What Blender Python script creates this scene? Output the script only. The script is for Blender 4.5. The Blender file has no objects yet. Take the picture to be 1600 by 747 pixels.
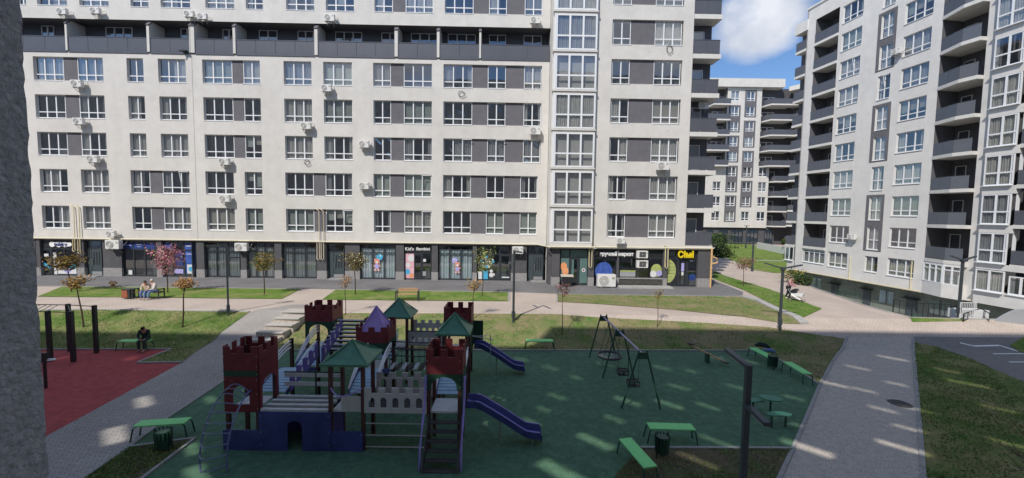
import bpy, bmesh, math, random
from math import *
from mathutils import Vector, Matrix, noise
from mathutils.geometry import tessellate_polygon
random.seed(7)
S = bpy.context.scene
COL = S.collection
# ------------------------------------------------------------------ camera model
F = 640.; T = radians(3.62); RL = radians(.8); EYE = 6.0
cf = Vector((0, cos(T), -sin(T))); _r0 = Vector((1, 0, 0)); _u0 = Vector((0, sin(T), cos(T)))
cr = _r0*cos(RL) + _u0*sin(RL); cu = _u0*cos(RL) - _r0*sin(RL)
LOW = -.9; Y0 = 21.2; Y1 = 24.2
def hz(y): return LOW if y < Y0 else 0. if y > Y1 else LOW*(Y1-y)/(Y1-Y0)
def ray(px, py): return cf + cr*((px-800)/F) + cu*((373.5-py)/F)
def G(px, py):            # a measured spot of the photograph, found on the ground
    d = ray(px, py); t = 6/-d.z
    for i in range(60): t += ((hz(t*d.y)-EYE)/d.z - t)*.5
    return Vector((t*d.x, t*d.y, EYE+t*d.z))
class Fr:
    def __init__(s, ox, oy, a): s.o = (ox, oy); s.a = a; s.c = cos(a); s.s = sin(a)
    def L(s, px, py, yl=0):
        d = ray(px, py); dn = -d.x*s.s + d.y*s.c; on = -s.o[0]*s.s + s.o[1]*s.c + yl
        t = on/dn; x = t*d.x-s.o[0]; y = t*d.y-s.o[1]
        return x*s.c+y*s.s, EYE+t*d.z
FM = Fr(0, 35.9, radians(.8)); FR = Fr(38, 44.3, atan2(-1, .114)); FF = Fr(0, 87, 0)
# ------------------------------------------------------------------ materials
def mat(name, c, rough=.7, var=0, scale=3., bump=0, bscale=40., metal=0, c2=None, detail=4, spec=.3, dirt=0, streak=0):
    m = bpy.data.materials.new(name); m.use_nodes = True; nt = m.node_tree; n = nt.nodes; l = nt.links
    b = n['Principled BSDF']; b.inputs['Roughness'].default_value = rough; b.inputs['Metallic'].default_value = metal
    b.inputs['Specular IOR Level'].default_value = spec
    b.inputs['Base Color'].default_value = (*c, 1)
    tc = n.new('ShaderNodeTexCoord')
    if var or c2:
        ns = n.new('ShaderNodeTexNoise'); ns.inputs['Scale'].default_value = scale; ns.inputs['Detail'].default_value = detail
        ns.inputs['Roughness'].default_value = .62
        l.new(tc.outputs['Object'], ns.inputs['Vector'])
        rp = n.new('ShaderNodeValToRGB'); l.new(ns.outputs['Fac'], rp.inputs['Fac'])
        rp.color_ramp.elements[0].position = .33; rp.color_ramp.elements[1].position = .67
        a = c2 if c2 else tuple(x*(1-var) for x in c); bb = c if c2 else tuple(min(1, x*(1+var)) for x in c)
        rp.color_ramp.elements[0].color = (*a, 1); rp.color_ramp.elements[1].color = (*bb, 1)
        out = rp.outputs['Color']
        if dirt:
            n2 = n.new('ShaderNodeTexNoise'); n2.inputs['Scale'].default_value = scale*.17; n2.inputs['Detail'].default_value = 3
            mp = n.new('ShaderNodeMapping'); l.new(tc.outputs['Object'], mp.inputs['Vector']); l.new(mp.outputs[0], n2.inputs['Vector'])
            mx = n.new('ShaderNodeMix'); mx.data_type = 'RGBA'; mx.blend_type = 'MULTIPLY'; mx.inputs[0].default_value = 1
            r2 = n.new('ShaderNodeValToRGB'); r2.color_ramp.elements[0].position = .35; r2.color_ramp.elements[1].position = .65
            r2.color_ramp.elements[0].color = (1-dirt, 1-dirt, 1-dirt, 1); r2.color_ramp.elements[1].color = (1, 1, 1, 1)
            l.new(n2.outputs['Fac'], r2.inputs['Fac']); l.new(out, mx.inputs[6]); l.new(r2.outputs['Color'], mx.inputs[7]); out = mx.outputs[2]
        if streak:
            n5 = n.new('ShaderNodeTexNoise'); n5.inputs['Scale'].default_value = 1; n5.inputs['Detail'].default_value = 5; mp5 = n.new('ShaderNodeMapping'); mp5.inputs['Scale'].default_value = (1.1, 1.1, .13)
            l.new(tc.outputs['Object'], mp5.inputs['Vector']); l.new(mp5.outputs[0], n5.inputs['Vector']); r5_ = n.new('ShaderNodeValToRGB'); r5_.color_ramp.elements[0].position = .36; r5_.color_ramp.elements[1].position = .52
            r5_.color_ramp.elements[0].color = (1-streak, 1-streak*1.05, 1-streak*1.15, 1); r5_.color_ramp.elements[1].color = (1, 1, 1, 1); l.new(n5.outputs['Fac'], r5_.inputs['Fac'])
            n6 = n.new('ShaderNodeTexNoise'); n6.inputs['Scale'].default_value = 1.9; n6.inputs['Detail'].default_value = 3; l.new(tc.outputs['Object'], n6.inputs['Vector']); r6_ = n.new('ShaderNodeValToRGB'); r6_.color_ramp.elements[0].position = .26; r6_.color_ramp.elements[1].position = .31
            r6_.color_ramp.elements[0].color = (.86, .85, .84, 1); r6_.color_ramp.elements[1].color = (1, 1, 1, 1); l.new(n6.outputs['Fac'], r6_.inputs['Fac'])
            for src in (r5_, r6_):
                mx5 = n.new('ShaderNodeMix'); mx5.data_type = 'RGBA'; mx5.blend_type = 'MULTIPLY'; mx5.inputs[0].default_value = 1; l.new(out, mx5.inputs[6]); l.new(src.outputs['Color'], mx5.inputs[7]); out = mx5.outputs[2]
        l.new(out, b.inputs['Base Color'])
    if bump:
        n3 = n.new('ShaderNodeTexNoise'); n3.inputs['Scale'].default_value = bscale; n3.inputs['Detail'].default_value = 5
        l.new(tc.outputs['Object'], n3.inputs['Vector'])
        bp = n.new('ShaderNodeBump'); bp.inputs['Strength'].default_value = bump; bp.inputs['Distance'].default_value = .05
        l.new(n3.outputs['Fac'], bp.inputs['Height']); l.new(bp.outputs['Normal'], b.inputs['Normal'])
    return m
def pavers(name, c, c2, mortar, bw, bh, rot=0, rough=.8, ms=.008, patch=.2):
    m = mat(name, c, rough); nt = m.node_tree; n = nt.nodes; l = nt.links; b = n['Principled BSDF']; tc = n['Texture Coordinate']
    mp = n.new('ShaderNodeMapping'); mp.inputs['Rotation'].default_value = (0, 0, rot); l.new(tc.outputs['Object'], mp.inputs['Vector'])
    br = n.new('ShaderNodeTexBrick'); l.new(mp.outputs[0], br.inputs['Vector'])
    br.inputs['Color1'].default_value = (*c, 1); br.inputs['Color2'].default_value = (*c2, 1); br.inputs['Mortar'].default_value = (*mortar, 1)
    br.inputs['Scale'].default_value = 1; br.inputs['Mortar Size'].default_value = ms; br.inputs['Brick Width'].default_value = bw; br.inputs['Row Height'].default_value = bh
    ns = n.new('ShaderNodeTexNoise'); ns.inputs['Scale'].default_value = .45; ns.inputs['Detail'].default_value = 6; l.new(tc.outputs['Object'], ns.inputs['Vector'])
    rp = n.new('ShaderNodeValToRGB'); rp.color_ramp.elements[0].position = .3; rp.color_ramp.elements[1].position = .7
    rp.color_ramp.elements[0].color = (1-patch,)*3+(1,); rp.color_ramp.elements[1].color = (1, 1, 1, 1); l.new(ns.outputs['Fac'], rp.inputs['Fac'])
    mx = n.new('ShaderNodeMix'); mx.data_type = 'RGBA'; mx.blend_type = 'MULTIPLY'; mx.inputs[0].default_value = 1
    l.new(br.outputs['Color'], mx.inputs[6]); l.new(rp.outputs['Color'], mx.inputs[7])
    n4 = n.new('ShaderNodeTexNoise'); n4.inputs['Scale'].default_value = 14; n4.inputs['Detail'].default_value = 4; l.new(tc.outputs['Object'], n4.inputs['Vector'])
    r4 = n.new('ShaderNodeValToRGB'); r4.color_ramp.elements[0].position = .3; r4.color_ramp.elements[1].position = .7
    r4.color_ramp.elements[0].color = (.8, .8, .8, 1); r4.color_ramp.elements[1].color = (1.1, 1.1, 1.1, 1); l.new(n4.outputs['Fac'], r4.inputs['Fac'])
    m2 = n.new('ShaderNodeMix'); m2.data_type = 'RGBA'; m2.blend_type = 'MULTIPLY'; m2.inputs[0].default_value = 1
    l.new(mx.outputs[2], m2.inputs[6]); l.new(r4.outputs['Color'], m2.inputs[7]); l.new(m2.outputs[2], b.inputs['Base Color'])
    bp = n.new('ShaderNodeBump'); bp.inputs['Strength'].default_value = .3; bp.inputs['Distance'].default_value = .02
    l.new(br.outputs['Fac'], bp.inputs['Height']); bp.invert = True; l.new(bp.outputs['Normal'], b.inputs['Normal'])
    return m
def grassmat(name, g1, g2, dry, dryamt):
    m = mat(name, g1, .9, spec=.1); nt = m.node_tree; n = nt.nodes; l = nt.links; b = n['Principled BSDF']; tc = n['Texture Coordinate']
    def ns(s, d, r=.6):
        x = n.new('ShaderNodeTexNoise'); x.inputs['Scale'].default_value = s; x.inputs['Detail'].default_value = d; x.inputs['Roughness'].default_value = r
        l.new(tc.outputs['Object'], x.inputs['Vector']); return x.outputs['Fac']
    def ramp(f, p0, p1, a, bb):
        r = n.new('ShaderNodeValToRGB'); r.color_ramp.elements[0].position = p0; r.color_ramp.elements[1].position = p1
        r.color_ramp.elements[0].color = (*a, 1); r.color_ramp.elements[1].color = (*bb, 1); l.new(f, r.inputs['Fac']); return r.outputs['Color']
    base = ramp(ns(1.6, 8, .7), .35, .65, g1, g2)
    dr = ramp(ns(.55, 7, .7), .52-dryamt*.25, .72-dryamt*.25, (0, 0, 0), (1, 1, 1))
    mx = n.new('ShaderNodeMix'); mx.data_type = 'RGBA'; l.new(dr, mx.inputs[0]); l.new(base, mx.inputs[6]); mx.inputs[7].default_value = (*dry, 1)
    fine = ramp(ns(26, 6, .75), .3, .7, (.68, .68, .68), (1.25, 1.25, 1.25))
    m2 = n.new('ShaderNodeMix'); m2.data_type = 'RGBA'; m2.blend_type = 'MULTIPLY'; m2.inputs[0].default_value = 1
    l.new(mx.outputs[2], m2.inputs[6]); l.new(fine, m2.inputs[7]); l.new(m2.outputs[2], b.inputs['Base Color'])
    bp = n.new('ShaderNodeBump'); bp.inputs['Strength'].default_value = .9; bp.inputs['Distance'].default_value = .06
    l.new(ns(30, 5), bp.inputs['Height']); l.new(bp.outputs['Normal'], b.inputs['Normal'])
    return m
def glassmat(name, tint, base=.16, top=.6, rough=.01, wavy=.02):
    m = bpy.data.materials.new(name); m.use_nodes = True; nt = m.node_tree; n = nt.nodes; l = nt.links
    n.remove(n['Principled BSDF']); out = n['Material Output']
    g = n.new('ShaderNodeBsdfGlossy'); g.inputs['Roughness'].default_value = rough; g.inputs['Color'].default_value = (.92, .95, 1, 1)
    t = n.new('ShaderNodeBsdfTransparent'); t.inputs['Color'].default_value = (*tint, 1)
    mx = n.new('ShaderNodeMixShader'); fr = n.new('ShaderNodeFresnel'); fr.inputs['IOR'].default_value = 1.5
    mr = n.new('ShaderNodeMapRange'); mr.inputs[1].default_value = .04; mr.inputs[2].default_value = .5; mr.inputs[3].default_value = base; mr.inputs[4].default_value = top
    l.new(fr.outputs[0], mr.inputs[0]); l.new(mr.outputs[0], mx.inputs[0]); l.new(t.outputs[0], mx.inputs[1]); l.new(g.outputs[0], mx.inputs[2]); l.new(mx.outputs[0], out.inputs[0])
    if wavy:
        tc = n.new('ShaderNodeTexCoord'); ns = n.new('ShaderNodeTexNoise'); ns.inputs['Scale'].default_value = .9; ns.inputs['Detail'].default_value = 1
        oi = n.new('ShaderNodeObjectInfo'); va = n.new('ShaderNodeVectorMath'); va.operation = 'ADD'; l.new(tc.outputs['Object'], va.inputs[0]); l.new(oi.outputs['Location'], va.inputs[1])
        l.new(va.outputs[0], ns.inputs['Vector']); bp = n.new('ShaderNodeBump'); bp.inputs['Strength'].default_value = wavy*10; bp.inputs['Distance'].default_value = .02
        l.new(ns.outputs['Fac'], bp.inputs['Height']); l.new(bp.outputs['Normal'], g.inputs['Normal'])
    return m
M = dict(
 stucco=mat('stucco_wall', (.675, .648, .605), .9, .05, 1.2, .15, 60, dirt=.07, streak=.035),
 stucco_r=mat('stucco_wall_right', (.70, .68, .65), .9, .05, 1.2, .15, 60, dirt=.07, streak=.035),
 grey=mat('grey_infill', (.145, .14, .152), .85, .08, 2, .1, 60),
 anthra=mat('anthracite_cladding', (.095, .093, .10), .7, .12, 2),
 plinth=mat('plinth_stone', (.30, .29, .285), .8, .12, 5),
 soffit=mat('soffit_paint', (.22, .21, .2), .8, .05, 2),
 white=mat('white_pvc', (.78, .79, .8), .4, spec=.4),
 alu=mat('dark_aluminium', (.035, .042, .05), .4, spec=.5),
 dark=mat('dark_interior', (.19, .185, .18), .9, .5, .7),
 curtain=mat('curtain_cloth', (.62, .6, .55), .9, .12, 3),
 curtain3=mat('shop_voile', (.80, .84, .86), .9, .08, 3), greenfilm=mat('green_glass_film', (.11, .19, .18), .2, .1, 1, spec=.6),
 curtain2=mat('curtain_grey_cloth', (.42, .42, .42), .9, .12, 3),
 blind=mat('roller_blind', (.50, .55, .48), .8, .05, 1),
 blind2=mat('beige_blind', (.5, .47, .4), .8, .05, 1),
 red=mat('claret_cloth', (.22, .02, .04), .9),
 glass=glassmat('window_glass', (.93, .95, .95), .19),
 shopglass=glassmat('shop_glass', (.86, .94, .96), .15),
 railglass=None,
 rail=mat('balcony_rail_panel', (.095, .10, .118), .35, .06, 1, spec=.5),
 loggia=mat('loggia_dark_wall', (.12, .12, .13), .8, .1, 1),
 slab=mat('balcony_slab', (.66, .64, .60), .85, .05, 2),
 metal=mat('galvanised_metal', (.45, .46, .47), .4, metal=.6),
 acw=mat('ac_casing', (.72, .71, .68), .5, .05, 4),
 acd=mat('ac_grille', (.12, .12, .12), .6),
 acg=mat('ac_fan_guard', (.38, .37, .35), .6),
 pipe=mat('gas_pipe_paint', (.72, .62, .36), .5, .08, 3),
 pipew=mat('pale_pipe_paint', (.70, .60, .45), .5, .08, 3),
 door=mat('entrance_door', (.055, .075, .085), .45, .08, 3, spec=.5),
 navy=mat('navy_film', (.03, .06, .22), .4, .2, 2),
 blue=mat('blue_film', (.055, .11, .38), .4, .3, 2.5),
 cyan=mat('cyan_film', (.08, .42, .65), .5),
 pink=mat('pink_film', (.75, .45, .50), .5, .2, 3),
 offwhite=mat('white_film', (.7, .7, .7), .5),
 orange=mat('orange_film', (.75, .33, .16), .5, .1, 5),
 skinb=mat('bear_film', (.72, .30, .22), .5, .1, 5),
 lilac=mat('lilac_film', (.42, .40, .72), .5, .1, 4),
 lime=mat('lime_film', (.40, .45, .16), .5, .15, 3),
 yellow=mat('yellow_letters', (.85, .65, .02), .4),
 letter=mat('white_letters', (.85, .85, .85), .4),
 olive=mat('olive_stripe', (.2, .24, .12), .5),
 # ground
 plaza=pavers('beige_pavers', (.60, .50, .425), (.56, .465, .395), (.43, .37, .315), .2, .1, .02, patch=.18),
 pave=pavers('grey_paving', (.235, .225, .225), (.20, .195, .195), (.15, .145, .14), .4, .2, 0, patch=.25),
 path=pavers('grey_path_pavers', (.44, .405, .37), (.39, .36, .33), (.21, .2, .195), .22, .11, -.6, patch=.2),
 path2=mat('washed_concrete_pavers', (.51, .46, .40), .85, .34, 26, .3, 60, dirt=.15),
 asphalt=mat('asphalt', (.25, .235, .22), .9, .15, 18, .2, 80, dirt=.15),
 kerb=mat('kerb_concrete', (.34, .33, .31), .85, .1, 6),
 conc=mat('concrete', (.42, .41, .39), .85, .12, 3, dirt=.15),
 rub_r=mat('red_rubber', (.46, .085, .085), .9, .18, 30, .4, 120, dirt=.25),
 rub_g=mat('green_rubber', (.10, .205, .122), .9, .18, 30, .4, 120, dirt=.28),
 g_bright=grassmat('fresh_lawn', (.09, .18, .03), (.20, .28, .06), (.30, .29, .12), .2),
 g_mid=grassmat('mixed_lawn', (.07, .15, .03), (.17, .24, .06), (.29, .27, .12), .45),
 g_dry=grassmat('worn_lawn', (.08, .17, .035), (.20, .26, .075), (.30, .25, .14), .62),
 g_dark=grassmat('dark_lawn', (.06, .10, .03), (.10, .13, .05), (.17, .14, .09), .7),  # darkest lawn colour, with the most brown patches
 # play
 p_red=mat('claret_hdpe', (.20, .034, .04), .5, .2, 5, spec=.4, dirt=.25),
 p_green=mat('dark_green_hdpe', (.02, .07, .04), .5, .1, 3, spec=.4),
 p_roof=mat('green_roof_plastic', (.07, .22, .13), .4, .15, 4, spec=.5, dirt=.2),
 p_purple=mat('purple_roof_plastic', (.38, .26, .60), .5, .1, 2, spec=.5),
 p_blue=mat('blue_plastic', (.055, .07, .25), .4, .2, 4, spec=.5, dirt=.25),
 p_violet=mat('violet_panel', (.14, .10, .38), .45, .12, 2, spec=.5),
 p_grey=mat('grey_hdpe', (.56, .55, .55), .6, .06, 3),
 p_post=mat('brown_post', (.10, .045, .04), .5, .15, 4),
 p_dark=mat('dark_plank_and_gap', (.07, .062, .06), .7, .2, 6),
 p_light=mat('light_plank', (.58, .60, .60), .7, .1, 6),
 p_slat=mat('pale_blue_slat', (.42, .60, .72), .6, .1, 5),
 p_slatgap=mat('slat_gap', (.035, .07, .12), .8),
 p_rail=mat('white_rail', (.8, .78, .78), .35),
 p_lav=mat('lavender_rail', (.33, .26, .62), .4),
 p_steel=mat('painted_steel', (.15, .16, .30), .35, spec=.6),
 black=mat('black_paint', (.02, .022, .026), .45, spec=.5),
 dkgreen=mat('dark_green_paint', (.022, .075, .048), .5, spec=.5),
 lamp=mat('anthracite_lamp_paint', (.05, .06, .068), .45, spec=.5),
 lampglass=mat('lamp_lens', (.5, .5, .5), .3),
 bench_g=mat('bench_green', (.23, .72, .25), .5, .05, 5),
 bench_gd=mat('table_green', (.07, .24, .15), .5, .05, 5),
 wood=mat('bench_wood', (.20, .09, .045), .6, .25, 9),
 woodl=mat('pale_bench_wood', (.42, .27, .15), .6, .25, 9),
 trunk=mat('bark', (.10, .07, .05), .9, .3, 12),
 leaf_o=mat('olive_leaf', (.17, .13, .04), .8, .35, 2.5), leaf_b=mat('bronze_leaf', (.13, .075, .04), .8, .35, 2.5),
 leaf_y=mat('yellow_leaf', (.40, .27, .06), .8, .3, 2.5), leaf_n=mat('orange_leaf', (.48, .26, .11), .8, .3, 2.5),
 leaf_p=mat('pink_blossom', (.62, .25, .32), .8, .25, 2.5), leaf_p2=mat('deep_pink_blossom', (.36, .11, .16), .8, .25, 2.5),
 leaf_g=mat('green_leaf', (.09, .15, .035), .8, .35, 2.5), leaf_w=mat('pale_leaf', (.5, .5, .28), .8, .2, 2.5),
 leaf_d=mat('dark_leaf', (.02, .04, .016), .8, .3, 2.5),
 skin=mat('skin', (.5, .3, .22), .6), hair=mat('dark_hair', (.02, .013, .01), .6), hairl=mat('light_hood', (.62, .58, .55), .8),
 jean=mat('blue_jeans', (.14, .22, .42), .8, .2, 12), beige=mat('beige_jacket', (.60, .47, .37), .85, .1, 8), pinkj=mat('pink_jacket', (.42, .22, .25), .85, .1, 8),
 shoe=mat('white_shoe', (.7, .7, .7), .6), blackc=mat('black_cloth', (.02, .03, .035), .85, .2, 8),
 awning=mat('red_awning', (.45, .08, .07), .7), teal=mat('teal_paint', (.05, .3, .33), .6), greyc=mat('grey_cover', (.33, .34, .36), .8),
)
# rough stucco of the window reveal beside the lens
m = mat('rough_reveal_stucco', (.40, .40, .395), .95, .22, 60, .7, 90, detail=7); M['reveal'] = m
# ------------------------------------------------------------------ mesh builder
class MB:
    def __init__(s): s.v = []; s.f = []; s.m = []; s.cur = 0
    def quad(s, a, b, c, d, m=None):
        i = len(s.v); s.v += [tuple(a), tuple(b), tuple(c), tuple(d)]; s.f.append((i, i+1, i+2, i+3)); s.m.append(s.cur if m is None else m); return s
    def poly(s, pts, m=None):
        i = len(s.v); s.v += [tuple(p) for p in pts]; s.f.append(tuple(range(i, i+len(pts)))); s.m.append(s.cur if m is None else m); return s
    def box(s, x0, x1, y0, y1, z0, z1, m=None):
        if x0 > x1: x0, x1 = x1, x0
        if y0 > y1: y0, y1 = y1, y0
        if z0 > z1: z0, z1 = z1, z0
        i = len(s.v); s.v += [(x, y, z) for z in (z0, z1) for x, y in ((x0, y0), (x1, y0), (x1, y1), (x0, y1))]
        for f in ((3, 2, 1, 0), (4, 5, 6, 7), (0, 1, 5, 4), (1, 2, 6, 5), (2, 3, 7, 6), (3, 0, 4, 7)):
            s.f.append(tuple(i+k for k in f)); s.m.append(s.cur if m is None else m)
        return s
    def prism(s, pts, off, m=None):      # pts: 3-D polygon, off: extrusion vector
        n = len(pts); i = len(s.v); off = Vector(off)
        s.v += [tuple(p) for p in pts] + [tuple(Vector(p)+off) for p in pts]; mm = s.cur if m is None else m
        s.f.append(tuple(range(i, i+n))); s.f.append(tuple(range(i+2*n-1, i+n-1, -1))); s.m += [mm, mm]
        for k in range(n):
            s.f.append((i+(k+1) % n, i+k, i+n+k, i+n+(k+1) % n)); s.m.append(mm)
        return s
    def tube(s, pts, r, n=8, m=None, cap=True):
        pts = [Vector(p) for p in pts]; rr = r if isinstance(r, (list, tuple)) else [r]*len(pts); base = len(s.v); mm = s.cur if m is None else m
        up = Vector((0, 0, 1))
        for k, p in enumerate(pts):
            d = (pts[min(k+1, len(pts)-1)]-pts[max(k-1, 0)])
            if d.length < 1e-9: d = Vector((0, 0, 1))
            d.normalize(); ref = up if abs(d.z) < .9 else Vector((1, 0, 0))
            a = d.cross(ref).normalized(); b = d.cross(a)
            for j in range(n): t = 2*pi*j/n; s.v.append(tuple(p+(a*cos(t)+b*sin(t))*rr[k]))
        for k in range(len(pts)-1):
            for j in range(n):
                s.f.append((base+k*n+j, base+k*n+(j+1) % n, base+(k+1)*n+(j+1) % n, base+(k+1)*n+j)); s.m.append(mm)
        if cap:
            s.f.append(tuple(base+j for j in range(n))[::-1]); s.f.append(tuple(base+(len(pts)-1)*n+j for j in range(n))); s.m += [mm, mm]
        return s
    def bar(s, a, b, w, t=None, m=None): # rectangular bar
        a = Vector(a); b = Vector(b); t = t or w; d = (b-a).normalized(); ref = Vector((0, 0, 1)) if abs(d.z) < .9 else Vector((0, 1, 0))
        x = d.cross(ref).normalized()*w/2; y = d.cross(x).normalized()*t/2
        return s.prism([a-x-y, a+x-y, a+x+y, a-x+y], b-a, m)
    def disc(s, c, r, n=20, axis='y', m=None, rx=1.):
        c = Vector(c); pts = []
        for k in range(n):
            t = 2*pi*k/n; p = (cos(t)*r*rx, sin(t)*r)
            pts.append(c+(Vector((p[0], 0, p[1])) if axis == 'y' else Vector((p[0], p[1], 0)) if axis == 'z' else Vector((0, p[0], p[1]))))
        return s.poly(pts, m)
    def build(s, name, mats, parent=None, local=False, smooth=False, loc=None):
        me = bpy.data.meshes.new(name); off = Vector((0, 0, 0))
        if parent is not None and not local: off = origin_of(parent)
        me.from_pydata([tuple(Vector(v)-off) for v in s.v], [], s.f)
        if not isinstance(mats, (list, tuple)): mats = [mats]
        for x in mats: me.materials.append(x)
        me.polygons.foreach_set('material_index', s.m)
        if smooth: me.polygons.foreach_set('use_smooth', [True]*len(s.f))
        me.validate(); me.update()
        o = bpy.data.objects.new(name, me); COL.objects.link(o)
        if parent is not None: o.parent = parent
        if loc is not None: o.location = loc
        return o
def origin_of(o):
    v = Vector(o.location)
    return v + origin_of(o.parent) if o.parent else v
def inst(me, name, parent, loc=(0, 0, 0)):
    o = bpy.data.objects.new(name, me); COL.objects.link(o); o.parent = parent; o.location = loc; return o
def tag(o, label=None, cat=None, group=None, kind=None):
    if label: o['label'] = label
    if cat: o['category'] = cat
    if group: o['group'] = group
    if kind: o['kind'] = kind
    return o
def thing(name, label, cat, loc=(0, 0, 0), rz=0, group=None):
    o = bpy.data.objects.new(name, None); COL.objects.link(o); o.location = loc; o.rotation_euler = (0, 0, rz); o.empty_display_size = .2
    return tag(o, label, cat, group)
def kids(o): return [c for c in bpy.data.objects if c.parent == o]
def dup(root, loc, rz=0, label=None, scale=None):
    r = root.copy(); COL.objects.link(r); r.location = loc; r.rotation_euler = (0, 0, rz)
    if label: r['label'] = label
    if scale: r.scale = (scale,)*3
    def rec(a, b):
        for ch in kids(a):
            c = ch.copy(); COL.objects.link(c); c.parent = b; rec(ch, c)
    rec(root, r); return r
# ------------------------------------------------------------------ camera, world, sun
cd = bpy.data.cameras.new('camera'); cam = bpy.data.objects.new('camera', cd); COL.objects.link(cam); S.camera = cam
cd.sensor_width = 36; cd.lens = 36*F/1600; cd.clip_end = 3000; cd.clip_start = .02; cd.sensor_fit = 'HORIZONTAL'
mw = Matrix((( cr.x, cu.x, -cf.x, 0), (cr.y, cu.y, -cf.y, 0), (cr.z, cu.z, -cf.z, EYE), (0, 0, 0, 1))); cam.matrix_world = mw
AZ = radians(32); EL = radians(46)
sd = Vector((sin(AZ)*cos(EL), cos(AZ)*cos(EL), -sin(EL)))    # travel direction of the light
ld = bpy.data.lights.new('sun', 'SUN'); ld.energy = 4.1; ld.angle = radians(.6); ld.color = (1, .95, .875)
sun = bpy.data.objects.new('sun', ld); COL.objects.link(sun); sun.rotation_euler = (-sd).to_track_quat('Z', 'Y').to_euler(); sun.location = (-20, -30, 50)
W = bpy.data.worlds.new('World'); S.world = W; W.use_nodes = True; n = W.node_tree.nodes; l = W.node_tree.links
bg = n['Background']; sky = n.new('ShaderNodeTexSky'); sky.sky_type = 'NISHITA'; sky.sun_disc = False; sky.sun_elevation = EL
sky.sun_rotation = atan2(-sd.x, -sd.y); sky.air_density = 1.0; sky.dust_density = .25; sky.ozone_density = 3.2; sky.altitude = 150
bg.inputs['Strength'].default_value = .14
tc = n.new('ShaderNodeTexCoord'); mp = n.new('ShaderNodeMapping'); mp.inputs['Scale'].default_value = (1, 1, 1.7); mp.inputs['Location'].default_value = (.35, .2, .1); l.new(tc.outputs['Generated'], mp.inputs['Vector'])
ns = n.new('ShaderNodeTexNoise'); ns.inputs['Scale'].default_value = 2.6; ns.inputs['Detail'].default_value = 7; ns.inputs['Roughness'].default_value = .55; l.new(mp.outputs[0], ns.inputs['Vector'])
# one big cloud stands in one part of the sky
cdir = ray(1186, 26).normalized()
dt = n.new('ShaderNodeVectorMath'); dt.operation = 'DISTANCE'; l.new(tc.outputs['Generated'], dt.inputs[0]); dt.inputs[1].default_value = tuple(cdir)
mr = n.new('ShaderNodeMapRange'); mr.inputs[1].default_value = .055; mr.inputs[2].default_value = .135; mr.inputs[3].default_value = .17; mr.inputs[4].default_value = -.26; l.new(dt.outputs['Value'], mr.inputs[0])
ad0 = n.new('ShaderNodeMath'); ad0.operation = 'ADD'; l.new(ns.outputs['Fac'], ad0.inputs[0]); l.new(mr.outputs[0], ad0.inputs[1])
# added broken cloud outside the view gives a whiter, brighter fill light
m9 = n.new('ShaderNodeMapRange'); m9.inputs[1].default_value = .3; m9.inputs[2].default_value = .7; m9.inputs[3].default_value = 0; m9.inputs[4].default_value = .29; l.new(dt.outputs['Value'], m9.inputs[0])
ad = n.new('ShaderNodeMath'); ad.operation = 'ADD'; l.new(ad0.outputs[0], ad.inputs[0]); l.new(m9.outputs[0], ad.inputs[1])
cr_ = n.new('ShaderNodeValToRGB'); cr_.color_ramp.elements[0].position = .5; cr_.color_ramp.elements[1].position = .68; l.new(ad.outputs[0], cr_.inputs['Fac'])
ns2 = n.new('ShaderNodeTexNoise'); ns2.inputs['Scale'].default_value = 9; ns2.inputs['Detail'].default_value = 4; l.new(tc.outputs['Generated'], ns2.inputs['Vector'])
cc = n.new('ShaderNodeValToRGB'); cc.color_ramp.elements[0].color = (3.9, 4.3, 5.2, 1); cc.color_ramp.elements[1].color = (6.0, 6.2, 6.7, 1); cc.color_ramp.elements[0].position = .35; cc.color_ramp.elements[1].position = .62
l.new(ns2.outputs['Fac'], cc.inputs['Fac'])
mx = n.new('ShaderNodeMix'); mx.data_type = 'RGBA'; l.new(cr_.outputs['Color'], mx.inputs[0]); tn = n.new('ShaderNodeMix'); tn.data_type = 'RGBA'; tn.blend_type = 'MULTIPLY'; tn.inputs[0].default_value = 1; tn.inputs[7].default_value = (.76, .89, 1.02, 1); l.new(sky.outputs[0], tn.inputs[6]); l.new(tn.outputs[2], mx.inputs[6]); l.new(cc.outputs['Color'], mx.inputs[7]); l.new(mx.outputs[2], bg.inputs['Color'])
S.view_settings.view_transform = 'Standard'; S.view_settings.look = 'None'; S.view_settings.exposure = 0
S.render.engine = 'CYCLES'; S.cycles.use_denoising = True; S.cycles.max_bounces = 6; S.cycles.transparent_max_bounces = 12; S.cycles.caustics_reflective = False; S.cycles.caustics_refractive = False
S.cycles.sample_clamp_indirect = 4
# ------------------------------------------------------------------ ground
def sheet(name, pts, z, m, holes=(), kind='structure', label=None, cat=None, grid=None):
    """a flat area draped over the gentle bank between the upper and the lower level"""
    loops = [[Vector((p[0], p[1], 0)) for p in pts]] + [[Vector((p[0], p[1], 0)) for p in h] for h in holes]
    tris = tessellate_polygon(loops); vs = [v for lp in loops for v in lp]
    bm = bmesh.new(); bv = [bm.verts.new(v) for v in vs]
    for t in tris:
        try: bm.faces.new([bv[i] for i in t])
        except ValueError: pass
    ys = [Y0, Y1, (Y0+Y1)/2, Y0+.3, Y1-.3]
    for y in ys:
        bmesh.ops.bisect_plane(bm, geom=bm.verts[:]+bm.edges[:]+bm.faces[:], plane_co=(0, y, 0), plane_no=(0, 1, 0))
    for v in bm.verts: v.co.z = hz(v.co.y)+z
    bmesh.ops.recalc_face_normals(bm, faces=bm.faces[:])
    for f in bm.faces:
        if f.normal.z < 0: f.normal_flip()
    me = bpy.data.meshes.new(name); bm.to_mesh(me); bm.free(); me.materials.append(m)
    o = bpy.data.objects.new(name, me); COL.objects.link(o); o['kind'] = kind
    if label: tag(o, label, cat)
    return o
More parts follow.
